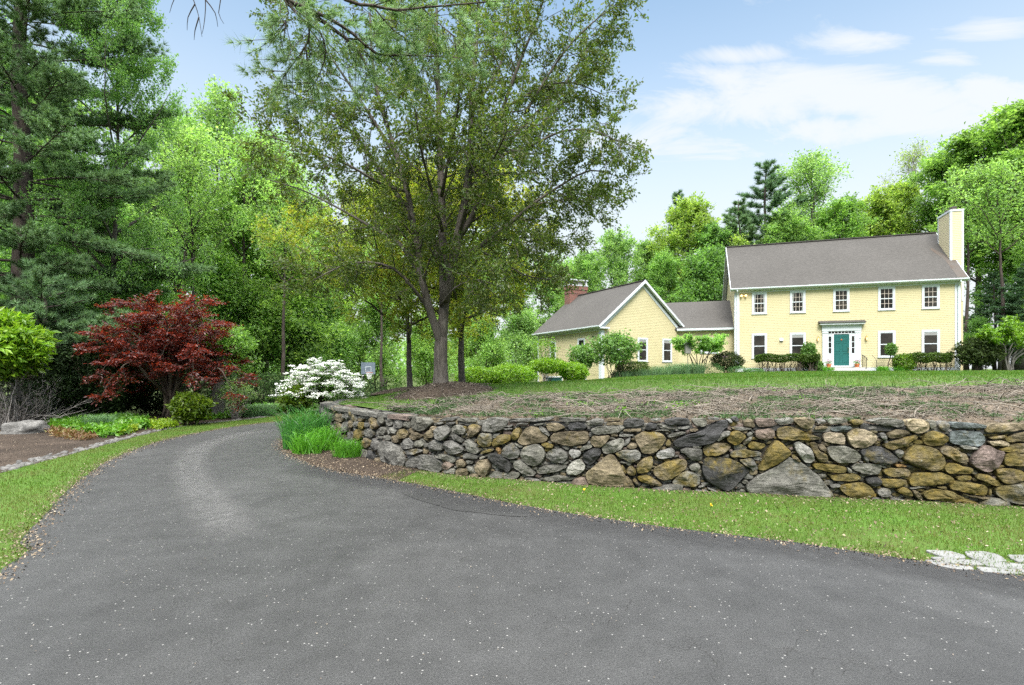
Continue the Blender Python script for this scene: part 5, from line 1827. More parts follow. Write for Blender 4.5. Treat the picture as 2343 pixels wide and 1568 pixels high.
plant('airy', 1850, 360, 63, 'airy light green tree right of the tall pine above the roof', L_, wide=1.1)
plant('broad', 1795, 500, 58, 'green tree low against the ridge beneath the tall pine')
plant('broad', 1925, 470, 58, 'rounded green tree above the middle of the main roof', (.95, 1., .8))
plant('broad', 2010, 455, 62, 'olive-green tree above the right half of the main roof', Y)
plant('bare', 2085, 338, 68, 'thin nearly leafless tree with fine brownish twigs above the roof', (1.3, 1.05, .9))
plant('tall', 2060, 430, 63, 'olive tree below the nearly leafless crown', Y)
plant('tall', 2160, 362, 58, 'tree directly behind the tall clad chimney')
plant('tall', 2235, 310, 54, 'tall green tree just right of the clad chimney', (1.05, 1.05, .9), wide=1.15)
plant('tall', 2330, 258, 50, 'tallest green tree at the right edge', (1.05, 1.05, .85), wide=1.2)
plant('tall', 2430, 240, 48, 'tall tree just leaving the right edge', (1, 1, .85), wide=1.2)
plant('broad', 2290, 470, 50, 'full green tree at mid height right of the house', (.9, .95, .8))
plant('broad', 2375, 520, 46, 'green tree low at the right edge behind the twisted small tree', (.9, .95, .8))
plant('pine', 2275, 620, 45, 'dark pine right beside the house corner', (.65, .75, .75), wide=1.4)
plant('pine', 2350, 600, 42, 'dark pine at the right edge behind the twisted small tree', (.65, .75, .75), wide=1.4)
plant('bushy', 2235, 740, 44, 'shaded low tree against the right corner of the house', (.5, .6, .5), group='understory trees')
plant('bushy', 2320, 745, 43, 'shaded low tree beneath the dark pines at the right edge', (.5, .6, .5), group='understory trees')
# second rank that closes the wood
names = ['far left behind the pine', 'behind the red maple', 'behind the sky gap', 'behind the slim lawn tree', 'behind the mound tree', 'behind the wing', 'behind the connector roof', 'behind the left main roof', 'behind the middle of the main roof', 'behind the right half of the roof']
for k, (px, y, d) in enumerate([(60, 430, 60), (230, 480, 64), (450, 500, 62), (760, 580, 76), (1060, 640, 80), (1300, 610, 80), (1500, 570, 78), (1660, 540, 76), (1860, 500, 78), (2000, 500, 76)]):
    plant('broad' if k % 3 else 'tall', px, y, d, 'hazy green tree of the far rank, ' + names[k], (1.1, 1.1, 1.25), group='far rank of trees', wide=1.25)  # pale bluish tint paints distance haze into the crown colour

# ---- a far wood too dense to count
mb = MB()
n = 34000
x = frng.uniform(-150, 75, n)
y = 92 + 26 * frng.random(n) + np.abs(x) * .05
top = 9 + 4 * np.array([mnoise.noise(Vector((a * .09, 0, 3.))) for a in x]) + 2.5 * np.array([mnoise.noise(Vector((a * .4, 0, 8.))) for a in x])
z = -1 + top * frng.random(n) ** .8
leaf_quads(mb, np.column_stack([x, y, z]), .95, .7, frng)
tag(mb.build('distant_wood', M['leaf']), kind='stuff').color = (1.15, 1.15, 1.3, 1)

# ---- the big pine on the left, its own mesh with denser needles
bp = make_pine('pine_tree', 25, 5.6, .13, np.random.default_rng(52), per=34, L=.24, w=.010, r0=.42, whorl=.72, dens=1.9, droop=.05, tsp=.12)
bp.location = ((52 - CX) / F * 19.5, 19.5, -.1)
tag(bp, 'large dark pine with layered blue-green boughs at the left edge', 'tree')
for ch in bp.children:
    if ch.name.startswith('crown'):
        ch.color = (1.05, 1.1, .95, 1)

# ---- pine bough hanging in from above
orng = np.random.default_rng(61)


def bl(pts, d0, d1, r0, r1):
    return limb(pts, d0, d1, r0, r1)


bough_limbs = [
    bl([(560, -140), (620, -50), (654, 0), (693, 17), (742, 53), (790, 88), (816, 114), (843, 162), (851, 200)], 7.6, 8.8, .05, .012),
    bl([(693, 17), (754, 44), (808, 79), (860, 123), (922, 127), (1000, 130), (1070, 134)], 8.0, 9.2, .03, .007),
    bl([(700, -90), (790, 0), (851, 13), (908, 24), (965, 18), (1070, 9), (1157, 2)], 7.8, 8.6, .03, .008),
    bl([(700, 20), (706, 60), (706, 90), (690, 120), (668, 150), (640, 178)], 8.0, 8.3, .018, .005),
    bl([(700, 30), (740, 90), (742, 140), (720, 190), (700, 210)], 8., 8.6, .014, .005),
    bl([(600, -80), (640, -20), (660, 30), (640, 70), (612, 110)], 7.6, 7.9, .014, .004),
    bl([(965, 18), (1010, 60), (1060, 100), (1110, 140)], 8.4, 9., .012, .004),
    bl([(851, 13), (900, 70), (950, 110), (985, 190)], 8.2, 8.9, .013, .004),
    bl([(790, 88), (850, 90), (930, 70), (1000, 66)], 8.4, 9., .013, .004),
]
bough = thing('pine_bough', at(620, -50, 7.7), 'thin pine bough with long soft needles hanging in from the top edge', 'branch')
wood = MB()
NP, ND = [], []
for pts, r0, r1 in bough_limbs:
    wood.tube(pts, np.linspace(r0, r1, len(pts)), 7)
    L = len(pts)
    for q in range(int(L * 2.0)):
        t = orng.uniform(.25, 1)
        k = min(L - 2, int(t * (L - 1)))
        p = pts[k]
        d = unit(pts[k + 1] - pts[k])
        f = unit(d * .8 + perp(d, orng) * .8 + np.array([0, 0, .1]))
        ln = orng.uniform(.25, .7)
        e = p + f * ln + np.array([0, 0, -.05])
        wood.tube([p, (p + e) / 2 + orng.normal(0, .02, 3), e], [.006, .0045, .003], 4, cap=False)
        if orng.random() < .95:
            m = orng.integers(3, 6)
            u = np.linspace(.55, 1.05, m)[:, None]
            NP.append(p + (e - p) * u + orng.normal(0, .03, (m, 3)))
            ND.append(np.tile(f, (m, 1)))
wood.build('branch', M['bark_dark'], bough, smooth=True)
mb = MB()
needle_tris(mb, np.vstack(NP), np.vstack(ND), .19, .0036, 34, orng, .55)
mb.build('needle_tufts', M['needles'], bough).color = (1.5, 1.5, 1.15, 1)
# thin bare twigs at the top, left of the bough
tw = thing('bare_twigs', at(450, -60, 8.5), 'thin dark bare twigs dangling from the top edge over the sky gap', 'branch')
mb = MB()
for pts in ([(415, -90), (432, -30), (446, 10), (455, 40), (462, 85)], [(440, -80), (466, -20), (470, 20), (466, 60), (462, 78)], [(446, 10), (430, 40), (428, 70)], [(455, 40), (446, 70), (444, 92)], [(430, -40), (400, -5), (388, 30)], [(500, -80), (506, -10), (500, 30), (512, 55)], [(470, 0), (492, 30), (498, 62)]):
    mb.tube(limb(pts, 8.4, 8.6, 1, 1)[0], np.linspace(.011, .003, len(limb(pts, 8.4, 8.6, 1, 1)[0])), 5)
mb.build('branch', M['bark_dark'], tw, smooth=True)

yp = make_pine('young_pine', 4.9, 2.7, .3, np.random.default_rng(83), per=44, L=.2, w=.007, r0=.1, whorl=.42, dens=2.2, droop=.06, tsp=.1)
yp.location = ((95 - CX) / F * 17.2, 17.2, -.05)
tag(yp, 'young soft-needled pine behind the lime green rhododendron', 'tree')
for ch in yp.children:
    if ch.name.startswith('crown'):
        ch.color = (1.25, 1.3, 1.2, 1)
# ------------------------------------------------------------------ shrubs and garden things
brng = np.random.default_rng(77)


def lump_points(n, rx, ry, rz, rng, seed, lump=.25, shell=.5, box=0.):
    """points in an uneven rounded volume, thicker towards its skin"""
    d = unit(rng.normal(0, 1, (n, 3)))
    if box:
        d = d / (np.abs(d) ** box).sum(1, keepdims=True) ** (1 / box)
    r = rng.random(n) ** (1 / 3) * (1 - shell) + shell * rng.uniform(.82, 1.06, n)
    k = np.array([1 + lump * mnoise.noise(Vector(v) * 2.3 + Vector((seed, 0, 0))) + lump * .6 * mnoise.noise(Vector(v) * 6 + Vector((seed, 5, 0))) for v in d])
    return d * (r * k)[:, None] * np.array([rx, ry, rz])


def bush(name, c, rx, ry, z0, z1, n, L, mat, label, cat='shrub', stems=9, stem_r=.012, stem_mat=None, W=.5, group=None, lump=.25, shell=.5, box=0., col=None, up=.35, spread=.35, flowers=None, crook=.05, rng=None):
    """foliage between heights z0 and z1 over the ground point c, on stems"""
    rng = rng or brng
    t = thing(name, c, label, cat, group)
    c = np.asarray(c, float)
    seed = rng.uniform(0, 50)
    mid = c + np.array([0, 0, (z0 + z1) / 2])
    n = int(n * 2.1)
    P = mid + lump_points(n, rx, ry, (z1 - z0) / 2, rng, seed, lump, shell, box)
    mb = MB()
    leaf_quads(mb, P, L * 1.35, W * 1.15, rng, up=up)
    f = mb.build('foliage', mat, t)
    if col:
        f.color = (*col, 1)
    if stems:
        mb = MB()
        for k in range(stems):
            a = c + np.array([rng.uniform(-1, 1) * rx * spread, rng.uniform(-1, 1) * ry * spread, -.05])
            b = P[rng.integers(n)] if z0 > .25 else mid + rng.uniform(-.7, .7, 3) * np.array([rx, ry, (z1 - z0) / 2])
            m = 6
            s = np.array([a + (b - a) * (np.array([u, u, u ** .8])) for u in np.linspace(0, 1, m)])
            s[1:-1] += rng.normal(0, crook, (m - 2, 3))
            s = smooth_line(s, .15)
            mb.tube(s, np.linspace(stem_r, stem_r * .35, len(s)), 5)
            for _ in range(2):
                q = s[len(s) // 2 + rng.integers(0, max(1, len(s) // 3))]
                e = q + rng.normal(0, .3, 3) * np.array([rx, ry, .3]) + np.array([0, 0, .25 * (z1 - z0)])
                mb.tube([q, (q + e) / 2 + rng.normal(0, .03, 3), e], [stem_r * .5, stem_r * .4, stem_r * .2], 4, cap=False)
        mb.build('stems', stem_mat or M['twig_dark'], t, smooth=True)
    if flowers:
        fm, fn, fl, where = flowers
        mb = MB()
        d = P[rng.integers(0, n, fn)]
        top = np.array([q for q in P if where(q - mid)])
        d = top[rng.integers(0, len(top), fn)]
        cl = np.repeat(d, 9, 0) + rng.normal(0, fl * .7, (fn * 9, 3))
        leaf_quads(mb, cl, fl, .8, rng)
        mb.build('blossom', fm, t)
    return t


def up3(x, y):
    return (x, y, z_up(x, y))


def lo3(x, y):
    return (x, y, z_low(x, y))


def pxl(px, d):
    return (px - CX) / F * d


# red japanese maple: tiers of flat foliage on a low branching trunk
rr_ = np.random.default_rng(91)
mx, my = pxl(392, 17.5), 17.5
rm = thing('japanese_maple', (mx, my, 0), 'dark red spreading Japanese maple beside the drive', 'tree')
limbs = []
for i in range(30):
    az = i * 2.399 + rr_.uniform(-.3, .3)
    tc = (i + .5) / 30
    h = 1.1 + 2.5 * tc ** .9
    ln = 1.9 * (1 - .5 * tc ** 1.8) * rr_.uniform(.75, 1.15)
    p = [np.array([mx, my, .1]) + rr_.normal(0, .1, 3) * np.array([1, 1, 0])]
    p.append(np.array([mx + .25 * math.cos(az), my + .25 * math.sin(az), .25 + h * .45]))
    p.append(np.array([mx + ln * .45 * math.cos(az + .15), my + ln * .45 * math.sin(az + .15), h * .95]))
    p.append(np.array([mx + ln * .8 * math.cos(az), my + ln * .8 * math.sin(az), h + .35 * (1 - tc) + .25]))
    p.append(np.array([mx + ln * 1.08 * math.cos(az - .08), my + ln * 1.08 * math.sin(az - .08), h + .3 - .35 * (1 - tc)]))
    limbs.append((smooth_line(p, .25), .075 if i % 3 == 0 else .05, .01))
wood, LP, LD = grow(limbs, rr_, 6, .75, 5, .36, 38, .06, up=.06, start=.42, fwd=.8, flat=.28, tubes=2)
wood.build('trunk', M['twig_dark'], rm, smooth=True)
mb = MB()
leaf_quads(mb, LP, .092, .5, rr_, up=1.2, axis=LD, droop=.25)
mb.build('crown', M['red'], rm)

# white doublefile viburnum
vx, vy = pxl(738, 21.5), 21.5
vb = thing('flowering_shrub', (vx, vy, 0), 'rounded shrub covered in tiers of white blossom beside the basketball hoop', 'shrub')
limbs = []
for i in range(34):
    az = i * 2.399
    tc = (i + .5) / 34
    h = .6 + 1.2 * tc
    ln = 1.48 * (1 - .62 * tc ** 2) * rr_.uniform(.85, 1.12)
    o = np.array([vx, vy, 0])
    p = [o, o + np.array([.2 * math.cos(az), .2 * math.sin(az), h * .6]), o + np.array([ln * .6 * math.cos(az), ln * .6 * math.sin(az), h + .15]), o + np.array([ln * math.cos(az), ln * math.sin(az), h - .12 * (1 - tc)])]
    limbs.append((smooth_line(p, .2), .03, .008))
wood, LP, LD = grow(limbs, rr_, 5, .5, 4, .25, 9, .05, up=.05, start=.4, flat=.25, tubes=1)
wood.build('stems', M['twig_dark'], vb, smooth=True)
mb = MB()
leaf_quads(mb, LP - np.array([0, 0, .06]), .09, .6, rr_, up=.8)
mb.build('foliage', M['lilac'], vb)
mb = MB()
i = rr_.integers(0, len(LP), 2300)
c = LP[i]
c = c[(np.linalg.norm((c - np.array([vx, vy, .9])) / np.array([1.5, 1.5, 1.35]), axis=1) > .6) & (c[:, 2] > .6)]
cl = np.repeat(c, 9, 0) + rr_.normal(0, .05, (len(c) * 9, 3)) * np.array([1, 1, .2]) + np.array([0, 0, .03])
leaf_quads(mb, cl, .075, .95, rr_, up=2.2)
mb.build('blossom', M['blossom'], vb)

# left border
bush('rhododendron', lo3(pxl(8, 14.6), 14.6), .95, .9, 1.5, 3.2, 3000, .17, M['lime'], 'lime green rhododendron with large glossy leaves at the left edge', W=.34, lump=.35, stem_mat=M['twig'], stems=14, crook=.1)
t = bush('twiggy_shrub', lo3(pxl(45, 15.2), 15.2), 1.2, 1.0, .35, 1.95, 260, .1, M['shrub'], 'bare grey twiggy shrub above the boulder at the left edge', stems=0)
mb = MB()
for k in range(260):
    a = np.array([pxl(30, 15.2) + brng.normal(0, .3), 15.2 + brng.normal(0, .3), 0])
    az, el = brng.uniform(0, 6.28), brng.uniform(.3, 1.3)
    ln = brng.uniform(.8, 1.9)
    d = np.array([math.cos(az) * math.cos(el), math.sin(az) * math.cos(el) * .8, math.sin(el)])
    s = [a]
    for q in range(6):
        d = unit(d + brng.normal(0, .17, 3))
        s.append(s[-1] + d * ln / 6)
    mb.tube(s, np.linspace(.012, .003, 7), 4)
    for q in range(4):
        p = s[2 + q]
        mb.tube([p, p + unit(d + brng.normal(0, .6, 3)) * brng.uniform(.15, .45)], [.005, .002], 3, cap=False)
mb.build('stems', M['twig'], t, smooth=True)
mb = MB()
c = np.array([pxl(20, 14.8), 14.2, 2.05])
leaf_quads(mb, c + brng.normal(0, .09, (60, 3)), .06, .9, brng)
mb.build('blossom', M['pink'], t)
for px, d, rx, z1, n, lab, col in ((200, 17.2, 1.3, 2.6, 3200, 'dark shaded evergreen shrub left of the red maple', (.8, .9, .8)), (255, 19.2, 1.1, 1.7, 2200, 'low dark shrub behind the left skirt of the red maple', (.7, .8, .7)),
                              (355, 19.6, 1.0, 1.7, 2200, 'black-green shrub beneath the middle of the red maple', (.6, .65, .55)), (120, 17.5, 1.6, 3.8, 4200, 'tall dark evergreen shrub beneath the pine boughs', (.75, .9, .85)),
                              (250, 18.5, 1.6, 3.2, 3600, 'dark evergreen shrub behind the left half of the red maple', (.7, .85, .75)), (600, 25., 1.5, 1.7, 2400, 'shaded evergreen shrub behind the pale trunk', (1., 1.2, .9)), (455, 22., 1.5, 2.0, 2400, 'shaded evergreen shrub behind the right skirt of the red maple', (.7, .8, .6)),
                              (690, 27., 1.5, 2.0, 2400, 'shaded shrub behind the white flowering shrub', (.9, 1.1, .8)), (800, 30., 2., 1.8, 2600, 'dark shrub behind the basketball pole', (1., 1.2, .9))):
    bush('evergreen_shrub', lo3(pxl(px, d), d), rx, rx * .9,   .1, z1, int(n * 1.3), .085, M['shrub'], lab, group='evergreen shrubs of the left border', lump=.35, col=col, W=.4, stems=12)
bush('yellow_rhododendron', lo3(pxl(437, 15.9), 15.9), .5, .5, .1, 1.0, 900, .13, M['lime'], 'yellow-green shrub at the foot of the red maple', W=.36, col=(.5, .44, .5), lump=.35)
bush('yellow_rhododendron', lo3(pxl(680, 20.5), 20.5), .6, .55, .05, 1.05, 1100, .13, M['lime'], 'small yellow-green shrub in front of the white flowering shrub', W=.36, col=(.55, .5, .6), lump=.3)
t = bush('twiggy_shrub', lo3(pxl(540, 18.), 18.), .6, .55, .45, 1.35, 700, .05, M['leaf'], 'small grey twiggy shrub right of the pale tree trunk', stems=26, stem_r=.011, stem_mat=M['twig'], col=(1., .9, 1.2), spread=.15, crook=.06)
# pale trunk under the maple
pt = thing('tree_trunk', (pxl(497, 18.6), 18.6, 0), 'short pale grey tree trunk between the red maple and the twiggy shrub', 'tree')
mb = MB()
x0 = pxl(497, 18.6)
mb.tube(smooth_line([(x0, 18.6, -.1), (x0 - .02, 18.6, .5), (x0 + .02, 18.62, 1.2), (x0 - .1, 18.7, 1.7), (x0 - .02, 18.8, 2.3)], .2), np.linspace(.25, .13, len(smooth_line([(x0, 18.6, -.1), (x0 - .02, 18.6, .5), (x0 + .02, 18.62, 1.2), (x0 - .1, 18.7, 1.7), (x0 - .02, 18.8, 2.3)], .2))), 10)
mb.build('trunk', M['bark_pale'], pt, smooth=True)
mb = MB()
leaf_quads(mb, np.array([x0, 19.0, 2.7]) + lump_points(2200, 1.1, .9, .6, brng, 4.), .15, .6, brng)
mb.build('crown', M['leaf'], pt).color = (.9, .95, .8, 1)
for px, d, r, n, lab in ((225, 14.3, .45, 900, 'mound of fine blue-green grass in front of the dark shrubs'), (575, 19., .5, 900, 'mound of fine blue-green grass along the far verge'), (608, 19.4, .5, 700, 'paler low grass mound right of the blue-green one')):
    c = lo3(pxl(px, d), d)
    t = thing('grass_mound', c, lab, 'ornamental grass')
    mb = MB()
    a, q = brng.uniform(0, 6.28, n), np.sqrt(brng.random(n)) * r * .6
    blades(mb, np.column_stack([c[0] + q * np.cos(a), c[1] + q * np.sin(a), np.zeros(n)]), .55, .012, brng, 1.1)
    mb.build('leaves', M['blade_blue'], t)


# boulder
def boulder(name, c, e, mat, label, seed, cat='boulder', n=26, m=14, tone=(.12, .116, .11), lich=.1):
    mb = MB()
    V = []
    for j in range(m + 1):
        ph = -.35 + (math.pi / 2 + .35) * j / m
        for i in range(n):
            th = i / n * 6.283
            d = Vector((math.cos(th) * math.cos(ph), math.sin(th) * math.cos(ph), math.sin(ph)))
            k = 1 + .3 * mnoise.noise(d * 1.5 + Vector((seed, 0, 0))) + .12 * mnoise.noise(d * 4 + Vector((seed, 3, 0))) + .03 * mnoise.noise(d * 12)
            p = max(abs(d.x), abs(d.y), abs(d.z)) ** .35
            V.append((c[0] + d.x * e[0] * k / p, c[1] + d.y * e[1] * k / p, c[2] + d.z * e[2] * k / p))
    mb.add(V, [(j * n + i, j * n + (i + 1) % n, (j + 1) * n + (i + 1) % n, (j + 1) * n + i) for j in range(m) for i in range(n)], a=(*tone, lich))
    o = mb.build(name, mat, None, smooth=True)
    return tag(o, label, cat)


boulder('boulder', (pxl(60, 14.0), 14.0, .02), (.5, .4, .29), M['stone'], 'rounded grey boulder in the mulch bed at the left edge', 3.3)


# ground cover in the left bed
def leafy_patch(name, poly, n, per, h, L, mat, label_kind, rng, col=None, W=.45):
    mb = MB()
    C = scatter(np.array(poly), n, rng)
    hh = h * rng.uniform(.6, 1.15, n)
    k = np.repeat(np.arange(n), per)
    Pp = np.column_stack([C[k, 0] + rng.normal(0, .05, n * per), C[k, 1] + rng.normal(0, .05, n * per), hh[k] * rng.uniform(.25, 1., n * per)])
    leaf_quads(mb, Pp, L * 1.3, W * 1.2, rng, up=.25)
    o = mb.build(name, mat)
    if col:
        o.color = (*col, 1)
    return tag(o, kind='stuff')


def gpoly(pts):
    return [((x - CX) / F * (EYE * F / (y - HY)), EYE * F / (y - HY)) for x, y in pts]


leafy_patch('groundcover', gpoly([(105, 975), (150, 962), (270, 962), (330, 968), (345, 982), (300, 988), (270, 1003), (225, 1003), (180, 992), (120, 984)]), 620, 16, .24, .1, M['lime'], '', brng, (.62, .8, .95))
leafy_patch('groundcover', gpoly([(405, 952), (470, 948), (530, 950), (545, 957), (470, 962), (410, 963)]), 330, 12, .16, .1, M['lime'], '', brng, (.6, .75, .9))
leafy_patch('groundcover', gpoly([(240, 985), (300, 978), (312, 988), (270, 998)]), 200, 14, .17, .07, M['lime'], '', brng, (1.25, 1.0, .9))
leafy_patch('groundcover', gpoly([(345, 975), (400, 968), (404, 978), (360, 986)]), 160, 14, .17, .07, M['lime'], '', brng, (1.2, 1.0, .9))
leafy_patch('groundcover', gpoly([(560, 940), (700, 930), (720, 936), (600, 948)]), 420, 12, .2, .13, M['lilac'], '', brng, (.9, 1., .9))
M['rust_plant'] = leaf_mat('rust_brown_groundcover', [(.10, .05, .02), (.16, .08, .03), (.14, .14, .04)], .2)
leafy_patch('dead_groundcover', gpoly([(105, 985), (190, 990), (225, 1003), (190, 1012), (130, 1000)]), 260, 12, .1, .09, M['rust_plant'], '', brng, W=.2)

# iris and daylilies against the curve of the wall
for px, d, n, h, r, mt, w, lab, nm in ((700, 11.6, 560, .92, .38, 'blade', .022, 'tall dark iris clump against the left end of the stone wall', 'iris_clump'),
                                   (680, 11.0, 260, .75, .25, 'blade', .02, 'iris clump leaning over the drive edge, left of the tall one', 'iris_clump'),
                                   (735, 10.9, 300, .6, .3, 'blade_lt', .018, 'light green strap-leaved clump between the iris and the grassy tuft', 'daylily_clump'),
                                   (705, 10.4, 240, .5, .25, 'blade_lt', .016, 'light green strap-leaved clump nearest the drive edge', 'daylily_clump'),
                                   (797, 10.0, 520, .4, .24, 'blade_lt', .011, 'bright green grassy tuft at the right end of the planting pocket', 'daylily_clump')):
    c = lo3(pxl(px, d), d)
    t = thing(nm, c, lab, 'garden plant')
    mb = MB()
    a, q = brng.uniform(0, 6.28, n), np.sqrt(brng.random(n)) * r
    blades(mb, np.column_stack([c[0] + q * np.cos(a) * 1.2, c[1] + q * np.sin(a), np.zeros(n) + .01]), h, w, brng, .75 if nm == 'iris_clump' else 1.15)
    mb.build('leaves', M[mt], t)

# basketball hoop
hd = 36.
hx = pxl(831, hd)
hz = z_low(hx, hd)
hp = thing('basketball_hoop', (hx, hd, hz), 'basketball hoop on a dark pole beside the white flowering shrub', 'basketball hoop')
zt = at(0, 843, hd)[2]
mb = MB()
mb.tube([(hx, hd, hz), (hx, hd, zt + .2)], .065, 8)
mb.build('pole', M['pole'], hp)
fb = frame(hx + .1, hd - .55, R(28), 0)
mb = MB()
mb.tube([(hx, hd, zt), fb(.35, .03, zt - .1)], .04, 6)
mb.tube([(hx, hd, zt + .15), fb(.35, .03, zt + .2)], .04, 6)
mb.build('bracket', M['pole'], hp)
MB().box((-.1, 0, zt - .4), (.85, .04, zt + .4), fb).build('backboard', M['board'], hp)
mb = MB()
for a, b in (((.2, -.006, zt - .27), (.23, -.001, zt + .12)), ((.55, -.006, zt - .27), (.58, -.001, zt + .12)), ((.23, -.006, zt + .09), (.55, -.001, zt + .12)), ((.23, -.006, zt - .27), (.55, -.001, zt - .24))):
    mb.box(a, b, fb)
mb.build('target_square', M['white'], hp)
rc = np.array(fb(.39, -.3, zt - .3))
th = np.linspace(0, 6.283, 19)
mb = MB()
mb.tube([rc + .23 * np.array([math.cos(a), math.sin(a), 0]) for a in th], .012, 5)
mb.build('rim', M['rim'], hp)
mb = MB()
for k in range(14):
    a = k / 14 * 6.283
    for s in (-1, 1):
        mb.tube([rc + np.array([.23 * math.cos(a), .23 * math.sin(a), 0]), rc + np.array([.16 * math.cos(a + s * .35), .16 * math.sin(a + s * .35), -.2]), rc + np.array([.11 * math.cos(a), .11 * math.sin(a), -.42])], .008, 3)
mb.build('net', M['net'], hp)

# ---- plants in front of the house
bush('lilac', up3(pxl(1408, 33.2), 33.2), 1.45, 1.1, .85, 2.9, 2000, .13, M['lilac'], 'large leafy shrub in front of the left corner of the gabled wing', stems=16, stem_r=.022, W=.55, crook=.08, spread=.4, lump=.55, shell=.25)
bush('lilac', up3(pxl(1335, 32.8), 32.8), .95, .9, .75, 2.35, 1050, .13, M['lilac'], 'smaller leafy shrub left of the large one before the gabled wing', stems=12, stem_r=.018, W=.55, crook=.08, lump=.55, shell=.25)
bush('spindly_tree', up3(pxl(1246, 36.), 36.), .9, .8, 1.6, 3.6, 700, .1, M['lime'], 'thin crooked small tree at the far left end of the house', cat='tree', stems=9, stem_r=.03, stem_mat=M['twig'], col=(.7, .75, .9), spread=.15, lump=.5)
bush('round_shrub', up3(pxl(1447, 34.3), 34.3), 1.05, .8, .25, 1.05, 2000, .07, M['hedge'], 'low clipped shrub under the middle wing window', col=(.75, .7, .65), stems=18, box=3)
for k, (px, d, rx, z1, lab) in enumerate(((1095, 27.5, 1.25, 1.3, 'leftmost lime green shrub on the lawn edge'), (1165, 28., 1.5, 1.3, 'wide lime green shrub on the lawn edge, second from the left'), (1255, 29.5, 1.1, 1.6, 'lime green shrub with bare twiggy base, third from the left'), (1312, 30.2, .9, 1.2, 'small lime green shrub nearest the large leafy shrub'))):
    bush('lime_shrub', up3(pxl(px, d), d), rx, .8, .12 if k != 2 else .75, z1, 2300, .085, M['lime'], lab, group='lime green shrubs', col=(.9, .92, .8), stems=14, stem_mat=M['twig_dark'], lump=.2)
# flat-topped multi-stemmed tree before the connector
tx, td = pxl(1598, 36.3), 36.3
rt = thing('ornamental_tree', up3(tx, td), 'flat-topped small tree with crooked stems before the connector window', 'tree')
limbs = []
for i in range(9):
    az = i * 2.4
    ln = 1.5 * brng.uniform(.6, 1.1)
    o = np.array(up3(tx, td))
    p = [o + np.array([.35 * math.cos(az), .2 * math.sin(az), 0]), o + np.array([.45 * math.cos(az) + brng.normal(0, .12), .4 * math.sin(az), .8]), o + np.array([.7 * ln * math.cos(az), .6 * ln * math.sin(az), 1.55 + brng.normal(0, .1)]), o + np.array([ln * 1.15 * math.cos(az), ln * math.sin(az), 2.15])]
    limbs.append((smooth_line(p, .2), .045, .012))
wood, LP, LD = grow(limbs, brng, 6, .75, 4, .35, 26, .08, up=.1, start=.62, flat=.3, tubes=2)
wood.build('trunk', M['twig_dark'], rt, smooth=True)
mb = MB()
leaf_quads(mb, LP, .16, .6, brng, up=.6)
mb.build('crown', M['leaf'], rt).color = (1.05, 1.1, 1.0, 1)
bush('azalea', up3(pxl(1664, 37.), 37.), 1.12, .9, .15, 1.5, 2600, .08, M['shrub'], 'dark round shrub with faint mauve flowers at the left corner of the main block', col=(1.3, 1.2, 1.), stems=16, flowers=(M['mauve'], 40, .05, lambda q: q[2] > .25))


def hedge(u0, u1, v0, v1, z0, z1, label, n, col, rng, legs=30):
    c = frM((u0 + u1) / 2, (v0 + v1) / 2, -.28)
    t = thing('hedge', c, label, 'hedge', 'clipped hedges before the house')
    q = rng.uniform(-1, 1, (n, 3))
    # skin-weighted box with softened corners
    k = rng.integers(0, 3, n)
    q[np.arange(n), k] = np.sign(q[np.arange(n), k]) * rng.uniform(.72, 1.04, n)
    q[:, 0] += .06 * np.sin(q[:, 1] * 4)
    rad = np.linalg.norm(q, axis=1)
    q *= np.where(rad > 1.52, 1.52 / rad, 1)[:, None]
    P_ = np.array([frM((u0 + u1) / 2 + a * (u1 - u0) / 2, (v0 + v1) / 2 + b * (v1 - v0) / 2, (z0 + z1) / 2 + c_ * (z1 - z0) / 2 + .05 * math.sin(a * 7)) for a, b, c_ in q])
    mb = MB()
    leaf_quads(mb, P_, .1, .6, rng, up=.5)
    f = mb.build('foliage', M['hedge'], t)
    f.color = (*col, 1)
    mb = MB()
    for _ in range(legs):
        u = rng.uniform(u0 + .1, u1 - .1)
        v = rng.uniform(v0 + .1, v1 - .1)
        for _ in range(3):
            mb.tube([frM(u, v, -.32), frM(u + rng.normal(0, .08), v + rng.normal(0, .05), (z0 - .3) / 2), frM(u + rng.normal(0, .17), v + rng.normal(0, .1), z0 + .15)], [.016, .012, .008], 4, cap=False)
    mb.build('stems', M['twig_dark'], t, smooth=True)
    # thin inner foliage below
    return t


hedge(1.35, 5.1, -1.75, -.75, .42, .88, 'long clipped hedge left of the front steps', 15000, (.72, .72, .7), brng, 44)
hedge(10.55, 12.65, -1.6, -.7, .35, .87, 'short clipped hedge right of the front steps', 9500, (.72, .7, .7), brng, 26)
bush('round_shrub', frM(10.15, -1.2, -.29), .62, .55, .02, 1.12, 2200, .075, M['lime'], 'rounded light green shrub joined to the left end of the short hedge', col=(.72, .72, .8), box=3, stems=8)
bush('rose_shrub', frM(4.75, -.55, -.29), .5, .4, .2, 2.05, 1200, .12, M['lilac'], 'upright leafy shrub behind the right end of the long hedge', stems=7, lump=.4)
bush('rose_shrub', frM(5.25, -.9, -.29), .35, .3, .0, .75, 500, .1, M['lilac'], 'low leafy plant left of the front steps', stems=4, lump=.4)
t = bush('standard_shrub', frM(9.45, -1.2, -.29), .34, .32, 1.05, 1.85, 700, .085, M['lilac'], 'small ball-headed shrub on a thin crooked stem right of the front steps', stems=0, lump=.3)
mb = MB()
mb.tube(smooth_line([frM(9.3, -1.2, -.3), frM(9.28, -1.2, .2), frM(9.4, -1.2, .6), frM(9.45, -1.2, 1.1)], .1), .03, 6)
mb.tube(smooth_line([frM(9.28, -1.2, .1), frM(9.5, -1.25, .5), frM(9.55, -1.2, 1.1)], .1), .018, 6)
